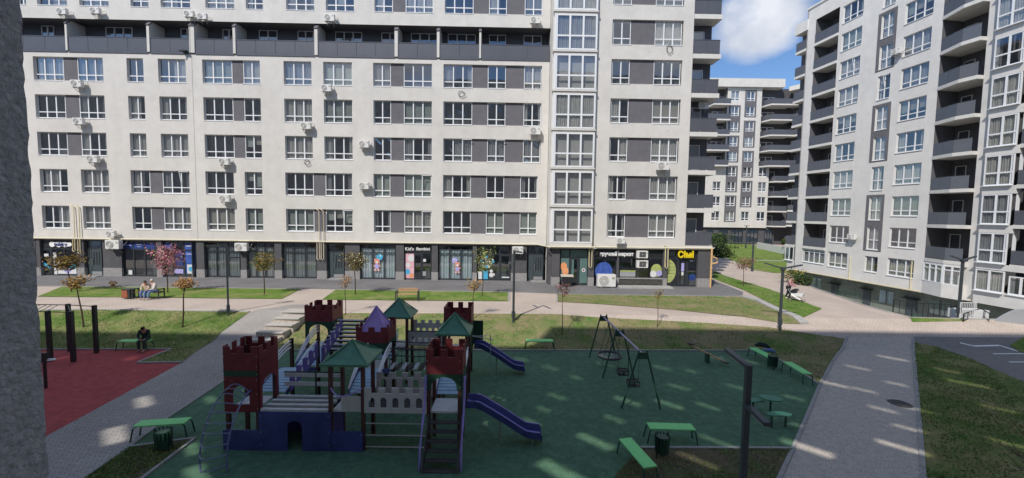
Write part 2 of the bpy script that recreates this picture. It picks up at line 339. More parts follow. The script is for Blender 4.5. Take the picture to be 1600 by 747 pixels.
def gp(*pp): return [G(*p).xy for p in pp]
pit = gp((1248, 441), (1275, 452), (1350, 478), (1390, 489), (1425, 497), (1500, 499), (1570, 501), (1640, 507))
pit_edge = list(pit)
pit = pit + [Vector((62, 20)), Vector((62, 60)), Vector((37.2, 56.5))]
sheet('plaza', [(-400, -60), (400, -60), (400, 700), (-400, 700)], 0, M['plaza'], holes=[pit])
sheet('pavement', gp((-60, 444), (57, 447), (300, 449), (470, 451), (525, 452.5), (795, 456.5), (870, 459), (1000, 461), (1161, 463), (1161, 456), (1112, 437)) + [Vector((17.2, 37)), Vector((-60, 36))], .004, M['pave'])
LA = gp((58, 464), (95, 449), (108, 447.5), (300, 450), (470, 452), (440, 467.5), (200, 465))
LB = gp((525, 453), (795, 457), (795, 471), (650, 470), (503, 468.5))
LC = gp((870, 460), (900, 460), (1000, 462), (1150, 464), (1166, 465), (1185, 471), (1212, 484), (1255, 507), (1225, 506), (1130, 492.5), (1050, 484), (930, 475), (872, 472))
LD = gp((1114, 423), (1133, 431.5), (1204, 453), (1284, 483), (1255, 497), (1211, 478), (1163, 454), (1113, 435))
LE = gp((1131, 376), (1182, 384), (1229, 392), (1229, 427), (1210, 427), (1177, 422), (1131, 401))
L2 = gp((57, 485), (150, 484.5), (390, 488), (345, 520), (310, 547), (284, 566), (214, 568), (268, 546), (57, 547)); L2[0].x -= 14; L2[-1].x -= 14
LM = gp((480, 489), (530, 490), (740, 490.5), (870, 491.5), (940, 497), (1100, 505), (1200, 512), (1320, 530), (1301, 565), (1281, 602), (1232, 569), (1182, 549), (740, 548), (405, 548), (440, 520))
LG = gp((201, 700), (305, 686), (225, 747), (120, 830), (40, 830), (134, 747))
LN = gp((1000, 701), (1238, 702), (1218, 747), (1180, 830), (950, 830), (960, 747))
LH = gp((1427, 535), (1468, 543), (1508, 558), (1600, 598), (1750, 640), (1900, 900), (1460, 900), (1443, 747), (1437, 667))
LI = gp((1578, 540), (1600, 527), (1700, 530), (1700, 575), (1640, 565))
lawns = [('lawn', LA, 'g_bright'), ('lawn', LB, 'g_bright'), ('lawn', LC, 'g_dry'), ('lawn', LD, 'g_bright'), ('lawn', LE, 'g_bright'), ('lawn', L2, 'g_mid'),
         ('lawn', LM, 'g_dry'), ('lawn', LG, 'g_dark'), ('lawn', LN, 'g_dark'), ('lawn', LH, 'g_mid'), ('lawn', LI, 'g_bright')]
for i, (nm, p, mm) in enumerate(lawns): sheet(nm, p, .03, M[mm])
RR = gp((57, 547), (268, 546.5), (214, 568), (284, 566.8), (70, 683)); RR = [Vector((-26, RR[0].y))] + RR + gp((-60, 760)) + [Vector((-26, 8))]
sheet('rubber_court', RR, .012, M['rub_r'])
RG = gp((405, 548), (740, 548.5), (1182, 549), (1232, 569), (1281, 602), (1238, 702), (1000, 701), (960, 747), (900, 900), (40, 900), (40, 830), (225, 747), (305, 686), (201, 700), (262, 654), (352, 594))
sheet('rubber_playground', RG, .012, M['rub_g'])
P1 = gp((460, 476), (510, 476), (480, 487), (428, 531), (352, 594), (262, 654), (201, 700), (134, 746), (20, 830), (-200, 830), (-60, 760), (70, 683), (284, 567), (310, 547), (345, 520), (390, 488))
sheet('path', P1, .008, M['path'])
P2 = gp((1322, 527), (1427, 527), (1427, 535), (1437, 667), (1443, 747), (1460, 900), (1150, 900), (1218, 747), (1240, 700), (1281, 602), (1301, 565))
sheet('path', P2, .008, M['path2'])
sheet('parking_lot', gp((1427, 526), (1750, 529), (1800, 640), (1750, 640), (1600, 598), (1508, 558), (1468, 543), (1427, 535)), .005, M['asphalt'])
def strip(name, a, b, w, z, m, hgt=None):
    """a raised band (kerb) or a painted line along measured ground points"""
    mb = MB(); pts = [G(*p) if len(p) == 2 else Vector(p) for p in a]
    for i in range(len(pts)-1):
        p, q = pts[i], pts[i+1]; n_ = max(1, int((q-p).length/.6)) if hgt else 6
        for k in range(n_):
            s0 = p.lerp(q, k/n_); s1 = p.lerp(q, (k+1)/n_-(.012 if hgt else 0)/max(.1, (q-p).length)); d = (s1-s0); d.z = 0; d.normalize(); nrm = Vector((-d.y, d.x, 0))*w/2
            if hgt:
                lo = hz(s0.y)-.05; c = [s0-nrm, s1-nrm, s1+nrm, s0+nrm]
                bt = [Vector((v.x, v.y, hz(v.y)-.05)) for v in c]; tp = [Vector((v.x, v.y, hz(v.y)+hgt)) for v in c]
                mb.quad(*tp)
                for j in range(4): mb.quad(bt[j], bt[(j+1) % 4], tp[(j+1) % 4], tp[j])
            else:
                c = [s0-nrm, s1-nrm, s1+nrm, s0+nrm]; mb.quad(*[Vector((v.x, v.y, hz(v.y)+z)) for v in c])
    o = mb.build(name, m); o['kind'] = 'structure'; return o
K = M['kerb']
strip('kerb', [(57, 547), (268, 546.3), (214, 568), (286, 567)], 0, .09, 0, K, .07)
strip('kerb', [(430, 548.3), (740, 548.3), (1182, 548.8)], 0, .09, 0, K, .07)
strip('kerb', [(1182, 549), (1232, 569), (1281, 602)], 0, .09, 0, K, .05)
strip('kerb', [(1002, 701), (1238, 702)], 0, .09, 0, K, .06)
strip('kerb', [(428, 531), (352, 594), (262, 654), (201, 700), (134, 746), (60, 800)], 0, .09, 0, K, .05)
strip('kerb', [(201, 700), (305, 686), (225, 747), (140, 810)], 0, .09, 0, K, .06)
strip('kerb', [(1324, 527), (1301, 565), (1281, 602), (1240, 700), (1218, 747), (1170, 860)], 0, .1, 0, K, .05)
strip('kerb', [(1427, 530), (1437, 667), (1443, 747), (1456, 860)], 0, .12, 0, K, .05)
strip('kerb', [(1161, 464), (1185, 471), (1212, 484), (1257, 507)], 0, .5, 0, M['conc'], .12)
strip('kerb', [(58, 448), (300, 450), (470, 452)], 0, .12, 0, K, .05)
strip('kerb', [(525, 453), (795, 457), (795, 471)], 0, .12, 0, K, .05)
strip('kerb', [(870, 472.5), (870, 460), (1000, 462), (1161, 464)], 0, .12, 0, K, .05)
strip('kerb', [(57, 485), (150, 484), (390, 487.5)], 0, .12, 0, K, .05)
strip('parking_marking', [(1500, 536), (1522, 541), (1562, 540), (1590, 549)], 0, .11, .012, M['letter'])
strip('parking_marking', [(1552, 553), (1600, 553)], 0, .11, .012, M['letter'])
strip('parking_marking', [(1577, 566), (1612, 566)], 0, .11, .012, M['letter'])
strip('kerb', [(1177, 407.5), (1229, 408)], 0, .5, 0, M['conc'], .06)
c = G(1406, 631); mb = MB(); mb.disc((c.x, c.y, c.z+.016), .36, 28, 'z')
for k in range(-3, 4): mb.box(c.x-.26, c.x+.26, c.y+k*.09-.012, c.y+k*.09+.012, c.z+.016, c.z+.024)
tag(mb.build('manhole_cover', mat('cast_iron', (.10, .095, .09), .7, .2, 20)), 'round iron manhole cover set in the speckled grey path', 'manhole cover')
# sunken yard in front of the right building
mb = MB()
lo = -4.2
for i in range(len(pit_edge)-1):
    a, b = pit_edge[i], pit_edge[i+1]; mb.quad((a.x, a.y, 0), (b.x, b.y, 0), (b.x, b.y, lo), (a.x, a.y, lo))
mb.poly([(p.x, p.y, lo) for p in pit])
tag(mb.build('sunken_yard', M['conc']), kind='structure')
mb = MB()
for i in range(len(pit_edge)-1):
    a, b = pit_edge[i], pit_edge[i+1]; d = (b-a).normalized(); nn = Vector((-d.y, d.x))*.1
    mb.prism([(a.x, a.y, -.1), (b.x, b.y, -.1), (b.x+nn.x, b.y+nn.y, -.1), (a.x+nn.x, a.y+nn.y, -.1)], (0, 0, .17))
o = mb.build('kerb', M['conc']); o['kind'] = 'structure'
strip_g = gp((1420, 495), (1500, 497), (1510, 502), (1425, 503.5)); sheet('lawn', strip_g, .02, M['g_bright'])
# steps beside the grey path, from the upper level to the playground
st = [(440, 480, 487), (428, 468, 497), (414, 458, 507.5), (400, 443, 519), (384, 430, 531)]
mb = MB(); fr_pts = []
for i, (xa, xb, py) in enumerate(st):
    z = [.0, -.06, -.26, -.48, -.70][i] + .05
    def onz(px, py): d = ray(px, py); t = (z-EYE)/d.z; return Vector((t*d.x, t*d.y, z))
    fr_pts.append((onz(xa, py), onz(xb, py), z))
dv = (fr_pts[0][0]-fr_pts[-1][0])/4; dv.z = 0
for i, (a, b, z) in enumerate(fr_pts):
    mb.prism([(a.x, a.y, -1.1), (b.x, b.y, -1.1), (b.x+dv.x, b.y+dv.y, -1.1), (a.x+dv.x*.8, a.y+dv.y, -1.1)], (0, 0, z+1.1-.002*i))
    mb.box(a.x, b.x, a.y-.03, a.y+.05, z-.05, z+.012, 1)
o = mb.build('garden_steps', [M['path2'], mat('step_edge', (.5, .49, .47), .7)]); tag(o, 'wide concrete garden steps with pale edges beside the grey path', 'steps')
# ------------------------------------------------------------------ windows
_wc = {}
def curtain_mesh(w, h, kind, seed):
    key = ('c', round(w, 2), round(h, 2), kind, seed)
    if key in _wc: return _wc[key]
    rnd = random.Random(seed*31+7); mb = MB(); y = .16
    def folds(x0, x1, z0, z1, m, amp=.035, step=.05):
        n = max(3, int((x1-x0)/step)); px = None; ph = rnd.random()*6
        for i in range(n+1):
            x = x0+(x1-x0)*i/n; yy = y+amp*(sin(i*1.9+ph)+.6*sin(i*.83+ph*2))
            if px is not None: mb.quad((px[0], px[1], z0), (x, yy, z0), (x, yy, z1), (px[0], px[1], z1), m)
            px = (x, yy)
    if kind == 'shop': folds(.04, w-.04, .06, h-.04, 4, .05, .07)
    elif kind == 'sheer': folds(.04, w-.04, .06, h-.04, rnd.choice((0, 0, 1)))
    elif kind == 'sides':
        k = rnd.uniform(.18, .34)*w; m = rnd.choice((0, 1, 1)); folds(.04, k, .06, h-.04, m); folds(w-rnd.uniform(.15, .34)*w, w-.04, .06, h-.04, m)
    elif kind == 'left': folds(.04, rnd.uniform(.45, .7)*w, .06, h-.04, 0)
    elif kind == 'right': folds(rnd.uniform(.35, .55)*w, w-.04, .06, h-.04, rnd.choice((0, 1)))
    elif kind == 'slats':
        z = .1
        while z < h-.05: mb.quad((.05, y-.02, z), (w-.05, y-.02, z), (w-.05, y+.01, z+.055), (.05, y+.01, z+.055), 2); z += .085 if rnd.random() < 2 else 0
    elif kind == 'roller': mb.box(.04, w-.04, y, y+.01, .08, h-.04, 2+rnd.choice((0, 0, 1)))
    elif kind == 'halfroller':
        n = 3 if w > 1.9 else 2
        for i in range(n):
            if rnd.random() < .8: mb.box(w*i/n+.05, w*(i+1)/n-.05, y, y+.01, h*rnd.uniform(.35, .7), h-.04, 2+rnd.choice((0, 1)))
    else: return None
    me = bpy.data.meshes.new('curtain'); me.from_pydata(mb.v, [], mb.f)
    for k in ('curtain', 'curtain2', 'blind', 'blind2', 'curtain3'): me.materials.append(M[k])
    me.polygons.foreach_set('material_index', mb.m); _wc[key] = me; return me
def frame_mesh(w, h, n, tr, t=.055, opened=False):
    key = ('f', round(w, 2), round(h, 2), n, tr, t, opened)
    if key in _wc: return _wc[key]
    mb = MB(); d = .07
    mb.box(0, w, 0, d, 0, t+.02); mb.box(0, w, 0, d, h-t, h); mb.box(0, t, 0, d, t, h-t); mb.box(w-t, w, 0, d, t, h-t)
    for i in range(1, n): x = w*i/n; mb.box(x-t*.85, x+t*.85, -.008, d-.004, t+.02, h-t)
    if tr: mb.box(t, w-t, -.004, d-.006, tr*h-t*.7, tr*h+t*.7)
    if opened: x = w*(n-1)/n; mb.prism([(x, 0, tr*h), (x, -.3, h-t), (x+.05, -.3, h-t), (x+.05, 0, tr*h)], (0, .04, 0)); mb.prism([(x, -.3, h-t-.05), (x+w/n, -.3, h-t-.05), (x+w/n, -.3, h-t), (x, -.3, h-t)], (0, .04, 0))
    me = bpy.data.meshes.new('window'); me.from_pydata(mb.v, [], mb.f); me.materials.append(M['white']); _wc[key] = me; return me
def pane_mesh(w, h, g='glass'):
    key = ('p', round(w, 2), round(h, 2), g)
    if key in _wc: return _wc[key]
    mb = MB(); mb.quad((.03, .035, .03), (w-.03, .035, .03), (w-.03, .035, h-.03), (.03, .035, h-.03))
    me = bpy.data.meshes.new('pane'); me.from_pydata(mb.v, [], mb.f); me.materials.append(M[g]); _wc[key] = me; return me
def sill_mesh(w, hh=.05):
    key = ('s', round(w, 2), hh)
    if key in _wc: return _wc[key]
    mb = MB(); mb.box(-.03, w+.03, -.2, .0, -hh, -.004)
    me = bpy.data.meshes.new('sill'); me.from_pydata(mb.v, [], mb.f); me.materials.append(M['white']); _wc[key] = me; return me
wr = random.Random(11)
def window(b, u, y, z, w, h, n, tr=.27, kind=None, t=.055, sill=True):
    w = round(w*20)/20
    if kind is None: kind = wr.choices(['none', 'sheer', 'sides', 'left', 'right', 'slats', 'roller', 'halfroller'], [22, 26, 17, 8, 8, 5, 8, 6])[0]
    o = inst(frame_mesh(w, h, n, tr, t, bool(tr) and t < .06 and wr.random() < .07), 'window', b, (u, y, z)); inst(pane_mesh(w, h), 'pane', o)
    cm = curtain_mesh(w, h, kind, wr.randint(0, 4))
    if cm: inst(cm, 'curtain', o)
    if sill: inst(sill_mesh(w), 'sill', o)
    return o
def facade(mb, u0, u1, z0, z1, holes, y=0, depth=.2, m=0, mr=None):
    """front face with real openings and their reveals"""
    mr = m if mr is None else mr
    us = sorted({u0, u1} | {h[0] for h in holes} | {h[1] for h in holes}); us = [x for x in us if u0 <= x <= u1]
    for a, b in zip(us[:-1], us[1:]):
        if b-a < 1e-6: continue
        c = (a+b)/2; zz = z0
        for h in sorted([h for h in holes if h[0] < c < h[1]], key=lambda h: h[2]):
            if h[2] > zz: mb.quad((a, y, zz), (b, y, zz), (b, y, h[2]), (a, y, h[2]), m)
            zz = max(zz, h[3])
        if zz < z1: mb.quad((a, y, zz), (b, y, zz), (b, y, z1), (a, y, z1), m)
    for h in holes:
        a, b, c, d = h[:4]; dd = h[4] if len(h) > 4 else depth
        mb.quad((a, y, c), (a, y, d), (a, y+dd, d), (a, y+dd, c), mr); mb.quad((b, y, c), (b, y+dd, c), (b, y+dd, d), (b, y, d), mr)
        mb.quad((a, y, d), (b, y, d), (b, y+dd, d), (a, y+dd, d), mr); mb.quad((a, y, c), (a, y+dd, c), (b, y+dd, c), (b, y, c), mr)
def px_u(pairs, py, yl=0, fr=FM): return [fr.L(x, py, yl)[0] for x in pairs]
WH = 1.95
# ------------------------------------------------------------------ main apartment block, west and middle sections (flat front)
def section(root, u0, u1, rowdefs, toprow, fins, ground=None):
    """rowdefs: list of (z, groups); a group is a list of items (ua, ub, panes) or ('grey', ua, ub)"""
    mb = MB(); holes = []; dp = .2
    for z, groups in rowdefs + [toprow]:
        for g in groups:
            a = g[0][0]; b = g[-1][1]; holes.append((a, b, z, z+WH))
            for k, it in enumerate(g):
                if it[2] == 0: mb.quad((it[0], dp-.04, z), (it[1], dp-.04, z), (it[1], dp-.04, z+WH), (it[0], dp-.04, z+WH), 1)
                else:
                    kd = it[3] if len(it) > 3 else None
                    window(root, it[0]+.01, dp-.03, z, it[1]-it[0]-.02, WH, it[2], kind=kd)
    facade(mb, u0, u1, 3.22, 19.05, [h for h in holes if h[3] < 19], 0, dp, 0)
    facade(mb, u0, u1, 21.75, 27.2, [h for h in holes if h[2] > 21], .0, dp, 0)
    mb.quad((u0, 0, 3.22), (u1, 0, 3.22), (u1, .35, 3.22), (u0, .35, 3.22), 2)
    # recessed gallery floor: back wall, ceiling, floor
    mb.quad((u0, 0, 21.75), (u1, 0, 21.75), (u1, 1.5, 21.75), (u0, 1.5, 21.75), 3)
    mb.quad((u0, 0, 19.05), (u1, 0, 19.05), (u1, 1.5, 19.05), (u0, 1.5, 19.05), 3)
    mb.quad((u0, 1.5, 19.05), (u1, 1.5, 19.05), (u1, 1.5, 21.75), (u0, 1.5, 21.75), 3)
    mb.quad((u0, 1.1, 3.22), (u1, 1.1, 3.22), (u1, 1.1, 19), (u0, 1.1, 19), 4); mb.quad((u0, 1.1, 21.8), (u1, 1.1, 21.8), (u1, 1.1, 27), (u0, 1.1, 27), 4)
    mb.box(u0, u1, 1.7, 12, 0, 27.2, 0)
    mb.box(u0, u1, -.06, .24, 27.2, 27.5, 2); mb.box(u0, u1, -.02, 12.1, 27.1, 27.3, 2)
    mb.build('wall', [M['stucco'], M['grey'], M['soffit'], M['loggia'], M['dark']], root, local=True)
    # gallery windows
    for a, b, nn in fins['win']:
        o = window(root, a, 1.42, 19.35, b-a, 2.38, nn, tr=None, sill=False, kind=['none', 'sheer', 'left', 'roller'][int(a*7) % 4])
    # dividers
    for a, b in fins['fin']:
        m2 = MB(); m2.prism([(a, -.12, 19.12), (a, 1.48, 19.12), (a, 1.48, 21.7), (a, .3, 21.7), (a, -.12, 21.25)], (b-a, 0, 0)); m2.prism([(a-.03, -.14, 21.25), (a-.03, .32, 21.72), (a-.03, .22, 21.76), (a-.03, -.18, 21.33)], (b-a+.06, 0, 0), 1)
        m2.build('divider_wall', [M['stucco'], M['grey']], root, local=True)
    ed = [u0]+[x for f in fins['fin'] for x in f]+[u1]
    for a, b in zip(ed[0::2], ed[1::2]):
        if b-a < .6: continue
        m3 = MB(); k = max(2, round((b-a)/1.7))
        for j in range(k): m3.box(a+(b-a)*j/k+.012, a+(b-a)*(j+1)/k-.012, -.05, -.02, 19.18, 20.24)
        m3.box(a, b, -.075, -.015, 20.25, 20.3); m3.box(a, b, -.06, .1, 19.0, 19.17)
        for j in range(k+1): m3.box(a+(b-a)*j/k-.02 if 0 < j < k else a+(b-a)*j/k-(0 if j == 0 else .04), a+(b-a)*j/k+.02 if 0 < j < k else a+(b-a)*j/k+(.04 if j == 0 else 0), -.02, .02, 19.18, 20.25)
        m3.build('balcony_railing', [M['rail']], root, local=True)
def U(x, py): return FM.L(x, py)[0]
def grp(py, *items): return [(U(a, py), U(b, py), n_, *rest) for a, b, n_, *rest in items]
rows = [4.15+3.128*k for k in range(5)]
A1 = thing('apartment_building', 'left section of the long pale block, with the cloud-shaped shop sign', 'building', (0, 35.9, 0), radians(.8), 'sections of the long apartment block')
A2 = thing('apartment_building', 'middle section of the long pale block, with balloon bears on its shop windows', 'building', (0, 35.9, 0), radians(.8), 'sections of the long apartment block')
WU = [grp(108, (52, 97, 3), (97, 118, 0), (118, 161, 3)), grp(108, (198, 224, 2)), grp(108, (247, 290, 3))]
WLo = [grp(341, (66, 109, 3)), grp(341, (130, 173, 3)), grp(341, (207, 235, 2), (235, 254, 0), (254, 298, 3))]
j = U(301, 130)
def vary(groups, over=None):
    return groups
rdW = [(rows[4], WU), (rows[3], WU), (rows[2], WU), (rows[1], WLo), (rows[0], WLo)]
topW = (22.83, [grp(10, (27, 41, 2)), grp(10, (58, 105, 3)), grp(10, (124, 170, 3)), grp(10, (204, 232, 2)), grp(10, (251, 297, 3))])
def Uf(x): return U(x, 60)
section(A1, -50, j-.012, rdW, topW, dict(fin=[(Uf(104), Uf(107)), (Uf(231), Uf(235)), (Uf(297), j-.02)],
        win=[(Uf(36), Uf(56), 2), (Uf(75), Uf(102), 2), (Uf(140), Uf(183), 3), (Uf(215), Uf(229), 1), (Uf(262), Uf(294), 3)]))
MU = lambda k: [grp(108, (316, 361, 3, k), (361, 378, 0), (378, 406, 2)), grp(108, (443, 486.5, 3)), grp(108, (505, 550, 3)), grp(108, (583, 610.5, 2), (610.5, 630, 0), (630, 675, 3)),
      grp(108, (693, 738, 3), (738, 762, 0), (762, 791, 2), (791, 819, 0), (819, 847, 2))]
ML = lambda a, b, c_: [grp(341, (323, 367, 3, a)), grp(341, (384, 411, 2, b)), grp(341, (447, 490, 3, c_), (490, 508, 0), (508, 551, 3)), grp(341, (584, 610, 2), (610, 631, 0), (631, 674, 3, 'roller' if a is None else None)),
      grp(341, (692, 735, 3), (735, 759, 0), (759, 787, 2), (787, 812, 0), (812, 839, 2))]
rdM = [(rows[4], MU('slats')), (rows[3], MU(None)), (rows[2], MU('none')), (rows[1], ML(None, None, 'none')), (rows[0], ML('roller', 'slats', 'slats'))]
topM = (22.83, [grp(10, (321, 366, 3)), grp(10, (384, 411, 2)), grp(10, (447, 491, 3)), grp(10, (509, 553, 3)), grp(10, (585, 613, 2), (613, 633, 0), (633, 677, 3)), grp(10, (695, 740, 3), (740, 764, 0), (764, 792, 2), (792, 820, 0), (820, 848, 2))])
section(A2, j+.012, 3.02, rdM, topM, dict(fin=[(j+.02, Uf(305)), (Uf(365), Uf(369)), (Uf(492), Uf(497)), (Uf(617), Uf(622)), (Uf(683), Uf(687)), (Uf(749), Uf(752))],
        win=[(Uf(330), Uf(362), 3), (Uf(389), Uf(419), 2), (Uf(452), Uf(490), 3), (Uf(513), Uf(557), 3), (Uf(588), Uf(616), 2), (Uf(636), Uf(680), 3), (Uf(696), Uf(741), 3), (Uf(763), Uf(791), 2), (Uf(819), Uf(848), 2)]))
# ------------------------------------------------------------------ corner section, standing 2 m further forward
A3 = thing('apartment_building', 'right section of the long pale block, with a white-framed bay column and corner balconies', 'building', (0, 35.9, 0), radians(.8), 'sections of the long apartment block')
YC = -2.; mb = MB(); holes = []
c0, c1, c2_, c3 = 7.92, 9.39, 11.33, 13.55
for k in range(7):
    z = 4.13+3.12*k; holes.append((c0-.08, c3+.06, z, z+WH))
    mb.quad((c1, YC+.16, z), (c2_, YC+.16, z), (c2_, YC+.16, z+WH), (c1, YC+.16, z+WH), 1)
    window(A3, c0, YC+.17, z, c1-c0, WH, 2, kind=['sides', 'sides', 'right', 'left', 'none', 'none', 'sheer'][k]); window(A3, c2_, YC+.17, z, c3-c2_, WH, 3, kind=['sheer', 'sheer', 'sheer', 'roller', 'none', 'sheer', 'sheer'][k])
facade(mb, 3.05, 14.42, 3.14, 26.5, holes, YC, .2, 0)
mb.quad((3.05, YC, 3.14), (3.05, YC, 26.5), (3.05, .0, 26.5), (3.05, 0, 3.14), 0)
mb.quad((14.42, YC, 3.14), (14.42, -.75, 3.14), (14.42, -.75, 26.5), (14.42, YC, 26.5), 0)
mb.quad((3.05, -.9, 3.2), (14.3, -.9, 3.2), (14.3, -.9, 26), (3.05, -.9, 26), 3)
mb.box(14.42, 16.5, -.75, 11, 3.2, 26.5, 2); mb.box(3.05, 16.5, .2, 11, 0, 26.5, 0); mb.box(3.0, 16.75, YC-.03, 11.2, 26.5, 26.85, 0)
mb.quad((3.05, YC, 3.14), (16.7, YC, 3.14), (16.7, -1.4, 3.14), (3.05, -1.4, 3.14), 4)
mb.build('wall', [M['stucco'], M['grey'], M['loggia'], M['dark'], M['soffit']], A3, local=True)
# bay column
by0 = YC-.36
for k in range(7):
    z = 3.62+3.06*k*1.012; z1 = z+2.72
    m4 = MB(); m4.box(3.1, 6.55, by0+.02, YC-.01, z1, z+3.095); m4.box(3.04, 6.61, by0-.06, YC-.01, z1+.2, z+3.06)
    m4.build('bay_spandrel', M['stucco'], A3, local=True)
    w = 3.2; o = window(A3, 3.3, by0, z, w, z1-z, 3, tr=.4, t=.085, sill=False, kind=['none', 'none', 'none', 'sheer', 'none', 'sheer', 'sheer'][k])
    m5 = MB()
    for zz in (z, z+(z1-z)*.4, z1-.08): m5.box(3.13, 3.19, by0+.03, YC, zz, zz+.08)
    m5.box(3.12, 3.29, by0, by0+.07, z, z1); m5.box(3.13, 3.2, YC-.08, YC-.015, z, z1)
    m5.build('bay_side_window', M['white'], A3, local=True); m5 = MB(); m5.box(6.5, 6.56, by0+.01, YC-.01, z, z1); m5.build('bay_post', M['white'], A3, local=True)
m4 = MB(); m4.box(3.1, 6.55, by0+.02, YC-.01, 3.16, 3.61); m4.build('bay_spandrel', M['stucco'], A3, local=True)
# corner balconies
for k in range(8):
    zt = 3.5+3.12*k+.36*(k == 99)
    m6 = MB(); m6.prism([(14.44, YC-.02, 0), (16.72, YC-.02, 0), (16.72, -.6, 0), (16.5, -.5, 0), (16.5, -.77, 0), (14.44, -.77, 0)], (0, 0, .36)); 
    for i in range(len(m6.v)): m6.v[i] = (m6.v[i][0], m6.v[i][1], m6.v[i][2]+zt-.36)
    if k == 0: m6.box(14.44, 16.72, YC-.02, -.6, 3.14-.6+.62, 3.14)
    m6.build('balcony_slab', M['slab'], A3, local=True)
    m7 = MB(); e = 16.6
    for a, b in ((14.46, 15.5), (15.52, e)): m7.box(a, b, YC+.03, YC+.06, zt+.05, zt+1.08)
    m7.box(e, e+.03, YC+.03, -.8, zt+.05, zt+1.08); m7.box(14.46, e+.05, YC+.01, YC+.08, zt+1.09, zt+1.14); m7.box(e-.02, e+.05, YC+.09, -.7, zt+1.09, zt+1.14)
    m7.build('balcony_railing', M['rail'], A3, local=True)
    if k < 7: o = window(A3, 14.9, -.84, zt+.15, .95, 2.1, 1, tr=None, sill=False, kind='none')
# ------------------------------------------------------------------ ground floor fronts
def pil(root, xa, xb, y=0, py=405, hgt=3.2):
    a = FM.L(xa, py, y)[0]; b = FM.L(xb, py, y)[0]
    m = MB(); m.box(a, b, y, y+.5, .0, hgt-.02); m.box(a-.02, b+.02, y-.03, y+.45, 0, .72, 1); m.build('pilaster', [M['anthra'], M['plinth']], root, local=True)
def shopfront(root, xa, xb, n, y=.22, kind='sheer', py=405, top=3.1, tr=2.35, doorat=None, glass='shopglass', sign=None):
    a = FM.L(xa, py, y)[0]; b = FM.L(xb, py, y)[0]; w = b-a
    m = MB(); t = .06; z0 = .08
    m.box(0, w, 0, .08, 0, z0+.05); m.box(0, w, 0, .08, top-z0, top); m.box(0, t, 0, .08, z0, top); m.box(w-t, w, 0, .08, z0, top)
    for i in range(1, n): m.box(w*i/n-.045, w*i/n+.045, -.01, .075, z0, top-.02)
    m.box(0, w, -.012, .07, tr-.035, tr+.035)
    if doorat is not None:
        d0 = w*doorat/n; d1 = w*(doorat+1)/n
        m.box(d0+.05, d0+.15, -.03, .05, .1, tr-.05); m.box(d1-.15, d1-.05, -.03, .05, .1, tr-.05); m.box(d0+.16, d1-.16, -.03, .05, .1, .22); m.box(d0+.16, d1-.16, -.03, .05, tr-.15, tr-.05)
    o = m.build('shop_window', M['alu'], root, local=True, loc=(a, y, 0))
    inst(pane_mesh(w, top, glass), 'pane', o)
    if kind:
        c = curtain_mesh(w, top-.35, kind, wr.randint(0, 3)); inst(c, 'curtain', o)
    return o, a, w
def backdrop(root, a, b, y, floor_m=0):
    m = MB(); m.quad((a, y, 0), (b, y, 0), (b, y, 3.2), (a, y, 3.2)); m.quad((a, y-1, .02), (b, y-1, .02), (b, y, .02), (a, y, .02)); m.build('shop_interior', M['dark'], root, local=True)
backdrop(A1, -50, j-.02, 1.25); backdrop(A2, j+.02, 3.0, 1.25); backdrop(A3, 3.1, 16.4, YC+1.3)
for r_, a, b, yy in ((A1, -50, j-.012, .5), (A2, j+.012, 3.0, .5)):
    m = MB(); m.box(a, b, .2, .3, 3.05, 3.2); m.build('fascia', M['anthra'], r_, local=True)
m = MB(); m.box(3.1, 16.6, YC+.3, YC+.38, 3.0, 3.12); m.build('fascia', M['anthra'], A3, local=True)
def decal(root, o, shapes, y=-.02, nm='sticker', whole=False):
    if not whole and len(shapes) <= 12 and not any(s_[0] == 'p' for s_ in shapes):
        for i, s_ in enumerate(shapes): decal_one(root, o, [s_], y-.0015*i, nm)
        return
    decal_one(root, o, shapes, y, nm)
def decal_one(root, o, shapes, y=-.02, nm='sticker'):
    """flat films on the glass: shapes (kind, x, z, size..., material key)"""
    by = {}; shapes = [s_ if isinstance(s_[-1], str) else (*s_[:-2], s_[-1], s_[-2]) for s_ in shapes]
    for s_ in shapes: by.setdefault(s_[-1], []).append(s_)
    mb = MB(); mats = []; 
    for k, (key, lst) in enumerate(by.items()):
        mats.append(M[key])
        for s_ in lst:
            yo = y-.001*shapes.index(s_)
            if s_[0] == 'r': mb.quad((s_[1], yo, s_[2]), (s_[3], yo, s_[2]), (s_[3], yo, s_[4]), (s_[1], yo, s_[4]), k)
            elif s_[0] == 'd': mb.disc((s_[1], yo, s_[2]), s_[3], 18, 'y', k, s_[4] if len(s_) > 5 else 1)
            elif s_[0] == 'p': mb.poly([(p[0], yo, p[1]) for p in s_[1]], k)
    return mb.build(nm, mats, o, local=True)
def text(root, st, x, y, z, size, key, ext=.04, nm='sign_letters', spacing=1., sx=1., bold=.0):
    cu_ = bpy.data.curves.new(nm, 'FONT'); cu_.body = st; cu_.size = size; cu_.extrude = ext/2; cu_.space_character = spacing; cu_.offset = bold; cu_.align_x = 'CENTER'
    o = bpy.data.objects.new(nm, cu_); COL.objects.link(o); dg = bpy.context.evaluated_depsgraph_get(); dg.update()
    me = bpy.data.meshes.new_from_object(o.evaluated_get(dg)); bpy.data.objects.remove(o)
    for v in me.vertices: v.co = Vector((v.co.x*sx, -v.co.z, v.co.y))
    me.materials.clear(); me.materials.append(M[key]); o = bpy.data.objects.new(nm, me); COL.objects.link(o); o.parent = root; o.location = (x, y, z); return o
